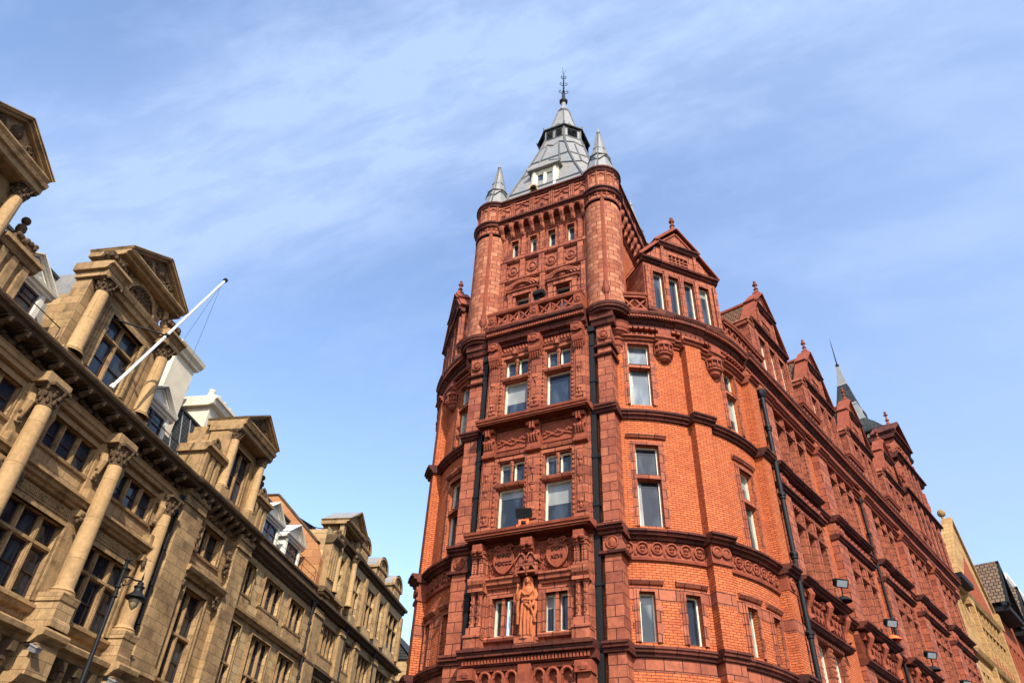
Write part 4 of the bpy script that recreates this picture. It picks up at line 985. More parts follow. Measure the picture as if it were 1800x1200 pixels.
# louvred lantern
lt=oct_(1.16,31.7,.56); l2=oct_(1.16,32.6,.56)
s=B(FL(0,0,0))
for i in range(8):
    a,b,c,d=lt[i],lt[(i+1)%8],l2[(i+1)%8],l2[i]; s.face([a,b,c,d])
for r,z in ((1.4,31.66),(1.3,31.72)): pass
s.build('lantern_wall','lead',sp)
s=B(FL(0,0,0))
for i in range(8):
    a,b=lt[i],lt[(i+1)%8]; n_=2 if i%2==1 else 1
    mm=mid(a,b,.5); dx,dy=mm[0]-SX,mm[1]+SV; L_=math.hypot(dx,dy); dx/=L_; dy/=L_
    for k in range(n_):
        f0,f1=((k+.14)/n_,(k+.86)/n_) if n_==2 else (.2,.8)
        for q in range(5):
            z=31.84+q*.13; p0=mid(a,b,f0); p1=mid(a,b,f1)
            s.face([(p0[0]+dx*.03,p0[1]+dy*.03,z+.09),(p1[0]+dx*.03,p1[1]+dy*.03,z+.09),(p1[0]+dx*.11,p1[1]+dy*.11,z),(p0[0]+dx*.11,p0[1]+dy*.11,z)])
        for (g0,g1,za,zb) in ((f0,f1,31.8,31.83),):
            pass
s.build('louvre_panel','black',sp)
s=B(FL(0,0,0))
for ring_,r in ((oct_(1.2,31.7,.55),.045),(oct_(1.27,32.58,.55),.045),(oct_(1.22,32.64,.55),.045)): s.tube(ring_,r,5,True)
for i in range(8): s.tube([lt[i],l2[i]],.06,5); s.tube([oct_(1.27,32.6,.55)[i],oct_(1.31,32.75,.55)[i]],.04,4)
a=oct_(1.27,32.57,.55); b=oct_(1.05,32.6,.56)
for i in range(8): s.face([a[i],a[(i+1)%8],b[(i+1)%8],b[i]])
s.build('eaves_roll','lead_roll',sp)
s=B(FL(0,0,0)); U=[oct_(1.27,32.62,.55),oct_(.9,33.0,.56),oct_(.62,34.2,.58),oct_(.36,35.3,.58),oct_(.3,35.45,.58)]
for A_,B2 in zip(U,U[1:]):
    for i in range(8): s.face([A_[i],A_[(i+1)%8],B2[(i+1)%8],B2[i]])
s.lathe(SX,-SV,[(.34,35.4),(.36,35.5),(.3,35.6),(.18,36.0),(.14,36.1),(.13,36.5)],10)
s.build('upper_spire','lead',sp)
s=B(FL(0,0,0))
for i in range(8):
    s.tube([u[i] for u in U],.035,5); p,q=U[1][i],U[1][(i+1)%8]; s.tube([p,mid(mid(p,q,.5),mid(U[2][i],U[2][(i+1)%8],.5),.4),q],.03,4)
s.tube(U[3],.05,5,True); s.lathe(SX,-SV,[(.34,35.4),(.36,35.5),(.3,35.6)],10); s.build('lead_roll','lead_roll',sp)
s=B(FL(0,0,0))
s.lathe(SX,-SV,[(.13,36.4),(.22,36.5),(.25,36.62),(.16,36.75),(.1,36.85),(.09,37.6),(.05,37.7),(.04,38.9),(0,39.5)],8)
for z,h in ((37.4,.28),(38.2,.22),(38.9,.16)):
    for i in range(4):
        a=R(i*90+30); s.tube([(SX+q*math.sin(a),-SV+q*math.cos(a),z+y) for q,y in ((.03,0),(h*.7,.05),(h,.2),(h*.7,.34),(h*.5,.2))],.022,5)
for i in range(3): a=R(i*120); s.tube([(SX,-SV,39.4),(SX+.16*math.sin(a),-SV+.16*math.cos(a),39.9)],.012,4)
s.build('finial','iron',sp,True)
# dormer on the spire with a yellow box on its sill
dm=FL(SX-.02,SV-2.28,0)
s=B(dm); s.wall(-.66,.66,26.2,28.0,[(-.42,-.04,26.85,27.75),(.04,.42,26.85,27.75)],0,.1)
for x in (-.66,.66): s.box(x-.02,x+.02,-1.2,0,26.2,28.0)
s.box(-.6,-.46,0,.06,26.3,27.95); s.box(.46,.6,0,.06,26.3,27.95)
db=s.build('spire_dormer','frame',sp)
s=B(dm); s.box(-.85,.85,-1.0,.2,27.98,28.05); s.face([(-.85,.2,28.05),(.85,.2,28.05),(0,-.5,29.2)]); s.face([(.85,.2,28.05),(.85,-1,28.05),(0,-.5,29.2)]); s.face([(-.85,-1,28.05),(-.85,.2,28.05),(0,-.5,29.2)])
s.tube([(-.85,.2,28.05),(0,-.5,29.2),(.85,.2,28.05)],.05,5); s.build('dormer_roof','lead',sp)
window(dm,[(-.42,-.04,26.85,27.75),(.04,.42,26.85,27.75)],-.05,sp,fw=.04,pane='pane_s')
s=B(dm); s.box(-.62,-.3,.02,.34,26.5,26.7); tagb=s.build('bird_box','yellowbox',sp)
s=B(dm); s.blob(-.42,.3,26.5,.16,.14,.1); s.build('box_base','black',sp)
# ================================================================ slate spire further back on the same building
def rear():
    mp0=SM(29.9,-3.0); mp=lambda a,o,z: mp0(a*(.66 if z>31.1 else .85)+.3,o*(.66 if z>31.1 else .85),z-.5-.85*min(1,max(0,(z-31)/7))); s=B(mp)
    def sq(h,z): return [(-h,h,z),(h,h,z),(h,-h,z),(-h,-h,z)]
    def lay(b,L_):
        for A_,B2 in zip(L_,L_[1:]):
            for i in range(4): b.face([A_[i],A_[(i+1)%4],B2[(i+1)%4],B2[i]],[(0,A_[i][2]),(2*A_[0][1],A_[i][2]),(2*A_[0][1],B2[i][2]),(0,B2[i][2])])
    lay(s,[sq(2.7,24.0),sq(2.6,28.4)]); lay(s,[sq(2.9,29.3),sq(2.2,30.2),sq(1.7,31.2)]); s.cut(); lay(s,[sq(1.15,33.2),sq(.55,35.6)])
    b=s.build('slate_spire','slate',red)
    s=B(mp); lay(s,[sq(1.7,31.2),sq(1.25,32.9),sq(1.3,33.0),sq(1.15,33.25)]); lay(s,[sq(.6,35.55),sq(.5,35.8),sq(.1,38.0)]); s.build('lead_stage','lead',b)
    s=B(mp); s.box(-.5,.5,1.2,1.55,31.6,32.4); s.box(-1.6,-1.2,-.5,.5,31.6,32.4); s.prof(-3.0,3.0,[(2.6,28.2),(3.2,28.4),(3.3,28.6),(2.6,28.7)],base=-3)
    s.box(-3.1,3.1,-3.1,3.1,29.1,29.25); s.lathe(0,0,[(.2,37.9),(.24,38.05),(.08,38.2),(.04,40.2),(0,41)],6); s.tube([(-.25,0,39.2),(.25,0,39.2)],.03,4); s.build('dark_trim','black',b)
    s=B(mp)
    for i in range(6):
        a=-2.5+i*1.0; s.box(a-.12,a+.12,2.45,2.75,28.5,29.2); s.box(-2.75,-2.45,a-.12,a+.12,28.5,29.2)
    s.build('white_arcade','white',b)
rear()
# ================================================================ statue in the niche
def statue():
    mp=lambda s,o,z:(s,-o,z)
    b=B(mp); n=40; H=1.78
    def loft(lv,fold):
        rings=[]
        for (z,rx,ry,cx,cy,fa) in lv:
            rings.append([(cx+(rx+fa*math.cos(i*2*math.pi/n*9+z*.8)*.5+fa*.6*math.sin(i*2*math.pi/n*5+1.3))*math.sin(i*2*math.pi/n),cy+(ry+fa*math.cos(i*2*math.pi/n*9+z*.8)*.5)*math.cos(i*2*math.pi/n),z) for i in range(n)])
        for A_,C_ in zip(rings,rings[1:]):
            for i in range(n): b.face([A_[i],A_[(i+1)%n],C_[(i+1)%n],C_[i]])
        b.face(list(reversed(rings[0]))); b.face(rings[-1])
    loft([(0,.235,.17,0,0,.02),(.05,.24,.175,0,0,.035),(.35,.225,.165,.005,.0,.04),(.7,.215,.16,.01,.01,.035),(.92,.2,.15,.01,0,.02),(1.02,.175,.13,.01,0,.012),(1.12,.19,.14,.0,.01,.01),(1.26,.205,.15,0,.0,.008),(1.38,.205,.13,0,0,.004),(1.44,.15,.1,0,0,0),(1.47,.075,.07,0,0,0),(1.56,.058,.06,0,.015,0)],1)
    # head, veil, face
    b.blob(0,.03,1.655,.088,.105,.125,16,12); b.blob(0,-.01,1.69,.115,.115,.115,16,10)
    for sg in (-1,1):
        b.tube([(sg*.09,.0,1.74),(sg*.115,.0,1.62),(sg*.12,-.01,1.5),(sg*.13,-.02,1.4)],[.04,.045,.05,.06],8)
        b.blob(sg*.033,.125,1.675,.017,.012,.011,8,6); b.blob(sg*.034,.122,1.697,.028,.012,.008,8,4); b.blob(sg*.045,.1,1.63,.03,.025,.03,8,6)
    b.tube([(0,.128,1.69),(0,.15,1.64)],[.01,.017],6); b.blob(0,.132,1.608,.028,.014,.009,8,4); b.blob(0,.12,1.575,.03,.025,.02,8,6)
    # raised right arm (left in the picture) and left arm gathering the cloak
    b.tube([(-.19,0,1.36),(-.27,.05,1.18),(-.29,.12,1.06)],[.075,.07,.06],10); b.tube([(-.29,.1,1.06),(-.28,.2,1.22),(-.25,.22,1.36)],[.06,.045,.03],10)
    b.blob(-.25,.23,1.41,.035,.025,.045,8,6)
    for i in range(4): b.tube([(-.275+i*.018,.235,1.43),(-.277+i*.019,.245,1.475),(-.272+i*.018,.25,1.505-.006*abs(i-1.5)*2)],[.0105,.010,.008],6)
    b.tube([(-.225,.23,1.4),(-.2,.25,1.43),(-.195,.255,1.455)],[.012,.011,.009],6)
    b.tube([(.19,0,1.36),(.27,.05,1.18),(.25,.12,1.05)],[.08,.075,.065],10); b.tube([(.25,.12,1.05),(.12,.22,1.02),(.0,.24,1.03)],[.065,.05,.035],10)
    b.blob(-.03,.245,1.03,.045,.028,.035,8,6)
    for i in range(4): b.tube([(-.06,.25,1.055-i*.02),(-.1,.255,1.05-i*.02),(-.12-.004*(i%2),.24,1.045-i*.02)],[.0105,.01,.008],6)
    b.tube([(-.03,.25,1.06),(-.05,.27,1.08),(-.07,.275,1.085)],[.012,.011,.009],6)
    # cloak folds
    for pts,r in (([(.24,.12,1.0),(.22,.2,.86),(.12,.22,.78),(.0,.2,.9)],.05),([(.27,.08,1.0),(.28,.1,.75),(.24,.14,.55),(.26,.08,.4)],.055),([(.12,.2,1.0),(.16,.22,.8),(.22,.17,.62),(.25,.1,.42)],.04),([(-.27,.08,1.05),(-.28,.08,.8),(-.25,.1,.6),(-.26,.08,.35)],.05),([(-.16,.12,1.3),(-.05,.17,1.18),(.08,.17,1.18),(.17,.12,1.32)],.035),([(-.1,.16,1.05),(-.12,.19,.8),(-.13,.19,.4),(-.14,.19,.02)],.035),([(-.02,.17,.85),(-.03,.2,.5),(-.02,.2,.02)],.035),([(.08,.17,.75),(.08,.2,.45),(.09,.2,.02)],.035),([(.17,.13,.6),(.17,.17,.3),(.18,.17,.02)],.035)):
        b.tube(pts,r,8)
    me=bpy.data.meshes.new('statue'); me.from_pydata([tuple(p) for p in b.v],[],b.f)
    bm=bmesh.new(); bm.from_mesh(me); bmesh.ops.remove_doubles(bm,verts=bm.verts,dist=1e-4); bmesh.ops.recalc_face_normals(bm,faces=bm.faces); bm.to_mesh(me); bm.free()
    o=bpy.data.objects.new('statue',me); COL.objects.link(o)
    m=o.modifiers.new('r','REMESH'); m.mode='VOXEL'; m.voxel_size=.0095; m2=o.modifiers.new('s','SMOOTH'); m2.iterations=2
    dg=bpy.context.evaluated_depsgraph_get(); nm=bpy.data.meshes.new_from_object(o.evaluated_get(dg)); o.modifiers.clear(); o.data=nm; nm.name='statue'
    nm.polygons.foreach_set('use_smooth',[True]*len(nm.polygons)); nm.materials.clear(); nm.materials.append(M['statue'])
    if not nm.uv_layers: nm.uv_layers.new(name='UV')
    return o
st=statue(); q=FB(0.0,.2,6.28); rm=Matrix.Translation((OX,OY,GZ))@Matrix.Rotation(-R(27.5),4,'Z')
st.location=rm@Vector(q); st.rotation_euler=(0,0,-R(27.5)+R(8))
tag(st,'terracotta statue of a veiled robed figure with raised hand, in the canopied niche','statue')
# ================================================================ floodlights on the red building
def flood(loc,rz,label,grp,lens=True,tilt=35,arm=.35,body='black',base='iron'):
    t=thing('floodlight',label,'floodlight',loc,rz,grp)
    b=B(); b.box(-.06,.06,-.06,.3,0,.05); b.tube([(0,.12,.02),(0,.16,arm)],.028,6); b.tube([(-.17,.16,arm+.02),(-.17,.16,arm+.16)],.02,5); b.tube([(.17,.16,arm+.02),(.17,.16,arm+.16)],.02,5); b.tube([(-.17,.16,arm+.02),(.17,.16,arm+.02)],.02,5)
    b.box(-.09,.09,.0,.2,.0,.13); b.build('bracket',base,t)
    ct,s_=math.cos(R(tilt)),math.sin(R(tilt))
    f=lambda s,o,z:(s,.16+o*ct-z*s_,arm+.16+o*s_+z*ct)
    h=B(f); h.poly([(-.22,-.12),(.22,-.12),(.24,.1),(.16,.15),(-.16,.15),(-.24,.1)],-.12,.1); h.box(-.25,.25,.08,.12,-.15,.16)
    for i in range(5): h.box(-.18+i*.085,-.165+i*.085,-.17,-.12,-.1,.12)
    h.build('housing',body,t)
    if lens: l=B(f); l.box(-.2,.2,.12,.128,-.11,.12); l.build('lens','lens',t)
    return t
def redw(p): return rm@Vector(p)
AF=AR(1)
# on its own wire-stayed arm in front of the tower
fl=flood(redw(FB(.12,.45,18.85)),R(-27.5),'black floodlight on a stayed arm in front of the tower windows','floodlights on the red building',lens=False,tilt=-20)
b=B(lambda s,o,z: tuple(Vector((s,o,z)))); 
b.tube([(0,.1,.1),(.35,.9,-.25)],.025,5); b.tube([(-.05,.1,.1),(.15,.95,-.3)],.02,5); b.tube([(-.15,.16,.25),(-1.9,1.0,-.55)],.013,5); b.tube([(.15,.16,.45),(1.75,.5,.75)],.014,5)
b.build('stay','iron',fl)
for (s,o,z,rz,lab,lens) in ((-.08,.5,9.58,0,'black floodlight on an orange base, on the ledge above the statue',False),):
    f=flood(redw(FB(s,o-.1,z)),R(-195),lab,'floodlights on the red building',lens=lens,tilt=-25,arm=.22,base='black')
    b=B(); b.box(-.22,.22,-.1,.22,-.09,-.01); b.box(-.16,.16,-.05,.2,-.01,.16); b.build('base_plate','orange',f)
for s,lab,bm_ in ((4.9,'black floodlight with a clear lens, nearest along the street-side ledge','black'),(10.3,'black floodlight over an orange shade, second along the street-side ledge','orange'),(15.6,'dark floodlight over a grey shade, third along the street-side ledge','black'),(21.4,'small black floodlight on the street-side ledge, farthest of the row','black')):
    p=redw(AF(s,.55,9.46)); az=-R(42-0)
    f=flood(p,R(-172),lab,'floodlights on the red building',lens=True,tilt=-30,arm=.5)
    b=B(); b.lathe(0,.12,[(.3,.0),(.27,.06),(.16,.15),(.05,.2),(.0,.21)],14); b.build('shade',bm_,f,True)
# ================================================================ left terrace
def left_thing(name,label,cat='building',body=None): 
    t=thing(name,label,cat,tuple(Vector((-NL.x*D0,-NL.y*D0,GZ))),R(90)-AZL)
    if body: b=B(lambda s,o,z:(s,-o,z-GZ)); b.box(body[0],body[1],-10,-.45,GZ,14.4); b.build('inner_wall','sand',t)
    return t
LM=lambda s,o,z:(s,-o,z-GZ)
def LS(ds,do=0,dz=0): return lambda s,o,z:(s+ds,-(o+do),z+dz-GZ)
def capital(b,s,o,z0,r,h,rough=True):
    b.lathe(s,o,[(r,z0),(r*1.08,z0+.03),(r*1.02,z0+.06),(r*1.05,z0+h*.3),(r*1.25,z0+h*.7),(r*1.5,z0+h*.88)],14)
    b.box(s-r*1.55,s+r*1.55,o-r*1.55,o+r*1.55,z0+h*.86,z0+h)
    for ring_,(n,zf,rr) in enumerate(((8,.28,1.1),(8,.55,1.25),(4,.8,1.5))):
        for i in range(n):
            a=R(360/n*i+(22 if ring_%2 else 0)+(23 if n==4 else 0)); x,y=s+r*rr*math.sin(a),o+r*rr*math.cos(a); b.blob(x,y,z0+h*zf,r*.26,r*.26,h*.17,6,4)
            b.blob(s+r*(rr+.22)*math.sin(a),o+r*(rr+.22)*math.cos(a),z0+h*(zf+.13),r*.15,r*.15,h*.06,5,4)
def column(parent,s,o,z0,z1,r,ped=None,capd='sand_d',cap_h=None):
    ch=cap_h or r*2.4; b=B(LM); zb=z0
    if ped is not None:
        p=B(LM); p.box(s-r*1.3,s+r*1.3,-.0,o+r*1.3,ped,z0-.25); p.prof(s-r*1.45,s+r*1.45,[(o+r*1.3,z0-.28),(o+r*1.4,z0-.25),(o+r*1.5,z0-.1),(o+r*1.55,z0-.02),(o+r*1.3,z0)],base=0)
        p.prof(s-r*1.45,s+r*1.45,[(o+r*1.5,ped),(o+r*1.5,ped+.2),(o+r*1.3,ped+.3)],base=0); p.build('pedestal','sand',parent)
    b.lathe(s,o,[(r*1.45,zb),(r*1.45,zb+r*.25),(r*1.25,zb+r*.3),(r*1.35,zb+r*.45),(r*1.15,zb+r*.65),(r*1.05,zb+r*.75),(r,zb+r*.9),(r*.99,zb+(z1-zb)*.35),(r*.86,z1-ch)],26)
    c=b.build('column','sand_c',parent,True)
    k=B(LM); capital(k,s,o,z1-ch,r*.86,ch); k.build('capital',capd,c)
def mull_window(parent,s0,s1,z0,z1,n,tr=None,glass_o=-.32,deep=.34,label=None,pane='pane',round_=False,frame='dframe',mo=-.06,mw=.17):
    """stone mullions and transoms with dark timber casements behind"""
    b=B(LM); w=(s1-s0-mw*(n-1))/n; L=[]
    rows=[(z0,z1)] if tr is None else [(z0,tr-.08),(tr+.08,z1)]
    for i in range(n):
        a=s0+i*(w+mw)
        for c,d in rows: L.append((a,a+w,c,d))
        if i<n-1: b.poly([(a+w,z0),(a+w+mw,z0),(a+w+mw,z1),(a+w,z1)],-deep+.02,mo-.05); b.poly([(a+w+.04,z0),(a+w+mw-.04,z0),(a+w+mw-.04,z1),(a+w+.04,z1)],mo-.05,mo)
    if tr is not None: b.box(s0,s1,-deep+.02,mo-.04,tr-.08,tr+.08); b.box(s0,s1,mo-.04,mo+.012,tr-.045,tr+.045)
    f=window(LM,L,glass_o+.08,parent,fr=frame,fw=.07,bars=[(c+d)/2 for c,d in rows if d-c>1.1],pane=pane)
    if n>1 or tr: b.build('mullion_grid','sand_p',f)
    return f
def trim(b,s0,s1,z0,z1,o=0,w=.16,p=.07,sill=True,head=True):
    for k in range(3):
        q=w*(1-k/3); pp=o+p*(k+1)/3-.001*k; b.box(s0-q,s0,o-.02,pp,z0,z1); b.box(s1,s1+q,o-.02,pp,z0,z1)
        if head: b.box(s0-q,s1+q,o-.02,pp+.003,z1,z1+q)
    if sill: b.prof(s0-w-.04,s1+w+.04,[(o,z0-.14),(o+.08,z0-.12),(o+.1,z0-.02),(o,z0)],base=o-.02)
def pediment(parent,s,hw,z,h,o,depth,orn=True,mat='sand_p'):
    b=B(LM); b.box(s-hw+.2,s+hw-.2,o-depth+.05,o-.35,z-.32,z-.02); b.prof(s-hw,s+hw,[(o-.3,z-.3),(o-.22,z-.28),(o-.2,z-.16),(o-.05,z-.14),(o,z-.04),(o,z+.02),(o-.2,z+.03)],base=o-depth)
    b.poly([(s-hw+.15,z),(s+hw-.15,z),(s,z+h-.12)],o-depth,o-.26)
    for sg in (-1,1):
        pts=[(s-hw-.06,z+.02),(s,z+h)] if sg<0 else [(s,z+h),(s+hw+.06,z+.02)]
        b.strip(pts,-.16,o-depth,o-.06); b.strip(pts,-.07,o-depth,o+.06); b.strip(pts,.03,o-depth,o+.1)
    p=b.build('pediment',mat,parent)
    if orn:
        c=B(LM); rnd=random.Random(int(s*10))
        c.blob(s,o-.24,z+h*.42,hw*.14,.14,h*.22,10,6)
        for i in range(40):
            x=rnd.uniform(-.75,.75)*hw; zm=(1-abs(x)/hw)*h*.72; zq=z+.1+rnd.uniform(0,max(.03,zm-.15)); c.blob(s+x,o-.25,zq,.09,.1,.08,6,4)
        for sg in (-1,1): c.curl(s+sg*hw*.35,o-.22,z+h*.25,.16,.05,sg); c.curl(s+sg*hw*.55,o-.22,z+h*.18,.1,.04,-sg)
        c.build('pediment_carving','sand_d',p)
    return p
def urn(parent,s,o,z,k=1.,ball=False):
    b=B(LM)
    if ball: b.lathe(s,o,[(.2*k,z),(.2*k,z+.08*k),(.12*k,z+.14*k),(.22*k,z+.3*k),(.2*k,z+.5*k),(.07*k,z+.62*k),(.06*k,z+.68*k)],10); b.blob(s,o,z+.84*k,.19*k,.19*k,.19*k,12,8)
    else: b.lathe(s,o,[(.18*k,z),(.18*k,z+.06*k),(.07*k,z+.14*k),(.07*k,z+.2*k),(.28*k,z+.4*k),(.33*k,z+.52*k),(.36*k,z+.6*k),(.26*k,z+.66*k),(.1*k,z+.78*k),(.12*k,z+.84*k),(0,z+.95*k)],14); [b.blob(s+.3*k*math.sin(R(i*45)),o+.3*k*math.cos(R(i*45)),z+.45*k,.09*k,.09*k,.12*k,6,4) for i in range(8)]
    return b.build('urn','sand_d',parent,True)
# -------- ornate block with the giant columns
A1=left_thing('column_fronted_building','ornate sandstone building with giant columns, carved gabled dormers and a bracketed cornice',body=(-3,26.3))
COLS=[1.2,5.25,9.3,13.35,17.4,21.45]; E0,E1=-3,26.32
bays=[(c+.0,c+4.05) for c in COLS]
UP=[(c+1.05,c+3.45,11.95,13.1) for c in COLS]; LO=[(c+.85,c+3.5,7.45,10.0) for c in COLS]
w=B(LM); w.wall(E0,E1,6.6,14.7,UP+LO,0,.36); w.wall(E0,E1,GZ,6.6,[(c+.7,c+3.5,GZ+.8,4.2) for c in COLS],.15,.5); w.wall(E0,E1,14.7,15.0,[],-.3,.1); w.build('wall','sand',A1)
for c in COLS: column(A1,c,.62,7.75,13.38,.31,6.65,cap_h=.8)
column(A1,25.5,.3,7.75,13.3,.3,6.65,cap_h=.8)
for a,c,z0,z1 in UP: mull_window(A1,a,c,z0,z1,3,None,pane='pane_s')
for a,c,z0,z1 in LO: mull_window(A1,a,c,z0,z1,3,9.12,pane='pane')
mull=window(LM,[(c+.7,c+3.5,GZ+.8,4.2) for c in COLS],-.2,A1,fr='dframe',fw=.12,name='shop_window')
d=B(LM)
for (a,c,z0,z1) in UP: 
    d.box(a-.2,c+.2,.0,.05,13.12,13.3); 
for (a,c,z0,z1) in LO: trim(d,a,c,z0,z1,0,.3,.14,sill=False)
for (a,c,z0,z1) in UP: trim(d,a,c,z0,z1,0,.14,.06)
for c in COLS:
    d.box(c-.5,c+.5,-.02,.12,6.6,13.4)                      # responds behind the columns
    d.box(c-.55,c+.55,0,.78,13.38,13.75)
    for x in (c+.72,c+3.75):                                # scroll consoles beside the upper lights
        d.box(x-.17,x+.17,-.02,.25,12.9,13.35); d.tube([(x,.2,12.95),(x,.3,12.7),(x,.2,12.3),(x,.1,11.95)],[.16,.15,.12,.1],8); d.box(x-.17,x+.17,0,.4,11.1,11.5)
        d.curl(x,.3,12.75,.13,.05)
    # the panel of flutes and roundels
    d.box(c+.8,c+3.6,-.02,.06,10.28,10.62); d.box(c+.7,c+3.7,.05,.09,10.24,10.29)
    for i in range(30):
        x=c+.95+i*.085
        if i%10==5: d.ring(x,.08,10.45,.1,.025,10)
        elif i%10 in (4,6): continue
        else: d.box(x-.018,x+.018,.06,.095,10.34,10.56)
    for x in (c+.62,c+3.78):                                 # lion-mask brackets under the string
        d.box(x-.16,x+.16,0,.35,10.45,10.7)
    d.prof(c+.6,c+3.8,[(0,7.0),(.14,7.05),(.2,7.2),(.26,7.22),(.26,7.32),(0,7.4)],base=-.02)
d.build('stone_dressing','sand_p',A1)
d=B(LM)
for c in COLS:
    for x in (c+.62,c+3.78):
        for i in range(9): rr=random.Random(i+int(x*7)); d.blob(x+rr.uniform(-.14,.14),.38+rr.uniform(-.06,.08),10.38+rr.uniform(-.16,.16),.09,.09,.09,6,4)
    for x in (c+.72,c+3.75):
        for i in range(8): rr=random.Random(i+int(x*11)); d.blob(x+rr.uniform(-.12,.12),.22,12.2+rr.uniform(-.3,.2),.06,.07,.07,6,4)
d.build('carved_mask','sand_d',A1)
s=B(LM)
for c in COLS: s.prof(c+.5,c+3.9,[(0,10.66),(.18,10.7),(.2,10.78),(.34,10.82),(.36,10.94),(.48,10.97),(.48,11.06),(0,11.14)],base=-.02)
s.build('string_course','sand_p',A1)
s=B(LM); s.prof(E0,E1,[(0,13.38),(.2,13.4),(.22,13.55),(.28,13.57),(.28,13.72),(.34,13.78),(.0,13.8)],base=-.02); s.build('architrave','sand_p',A1)
def cornice(parent,a,c,z,o,step=1.0,mat='sand_d'):
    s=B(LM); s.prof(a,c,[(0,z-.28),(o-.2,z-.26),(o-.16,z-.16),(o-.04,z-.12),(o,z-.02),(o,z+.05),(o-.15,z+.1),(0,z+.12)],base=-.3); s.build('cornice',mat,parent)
    m=B(LM); n=int((c-a)/step)
    for i in range(n):
        x=a+(i+.5)*step; m.cut()
        m.tube([(x,.0,z-.75),(x,.14,z-.72),(x,.24,z-.6),(x,.4,z-.5),(x,o-.25,z-.38),(x,o-.22,z-.28)],[.13,.15,.14,.13,.12,.12],8)
        m.box(x-.19,x+.19,0,o-.18,z-.34,z-.26); m.blob(x+step/2,.16,z-.5,.11,.08,.1,8,5); m.box(x+step/2-.2,x+step/2+.2,0,.12,z-.66,z-.36)
        for q in range(4): m.box(x+step/2-.22+q*.13,x+step/2-.15+q*.13,.12,.3,z-.34,z-.28)
    m.build('cornice_bracket',mat,parent)
cornice(A1,E0,E1,14.55,.95,.82)
s=B(LM); s.prof(E0,E1,[(.1,6.1),(.35,6.15),(.45,6.3),(.75,6.35),(.78,6.5),(.7,6.56),(.3,6.66),(0,6.7)],base=-.02); s.build('balcony_ledge','sand_p',A1)
s=B(LM)
for c in COLS+[25.5]:
    s.cut(); s.prof(c-.62,c+.62,[(.75,6.12),(.8,6.16),(.95,6.3),(1.12,6.36),(1.15,6.5),(1.12,6.57),(.8,6.66)],base=0)
s.build('ledge_break','sand_p',A1)
s=B(LM)
for i in range(36): s.cut(); x=E0+.3+i*.8; s.box(x-.12,x+.12,.15,.6,5.75,6.1); s.box(x-.12,x+.12,.15,.4,5.5,5.75)
s.build('ledge_bracket','sand_d',A1)
s=B(LM)
for c in COLS+[25.5]:
    s.cut(); s.box(c-.5,c+.5,.1,.95,5.2,6.12); s.box(c-.42,c+.42,.1,.6,GZ,5.2); s.prof(c-.6,c+.6,[(.6,4.9),(.72,4.95),(.85,5.1),(.9,5.2),(.6,5.25)],base=.1)
for c in COLS:
    for k in range(3): s.ring(c+2.05,.18+.05*k,4.0,1.45-.14*k,.08,18,0,180)
s.build('lower_pier','sand',A1)
s=B(LM); rnd=random.Random(3)
for c in COLS:
    for sg in (-1,1):
        for i in range(16): s.blob(c+2.05+sg*rnd.uniform(1.15,1.5),.2,4.9+rnd.uniform(-.2,.5),.08,.06,.08,6,4)
s.build('spandrel_carving','sand_d',A1)
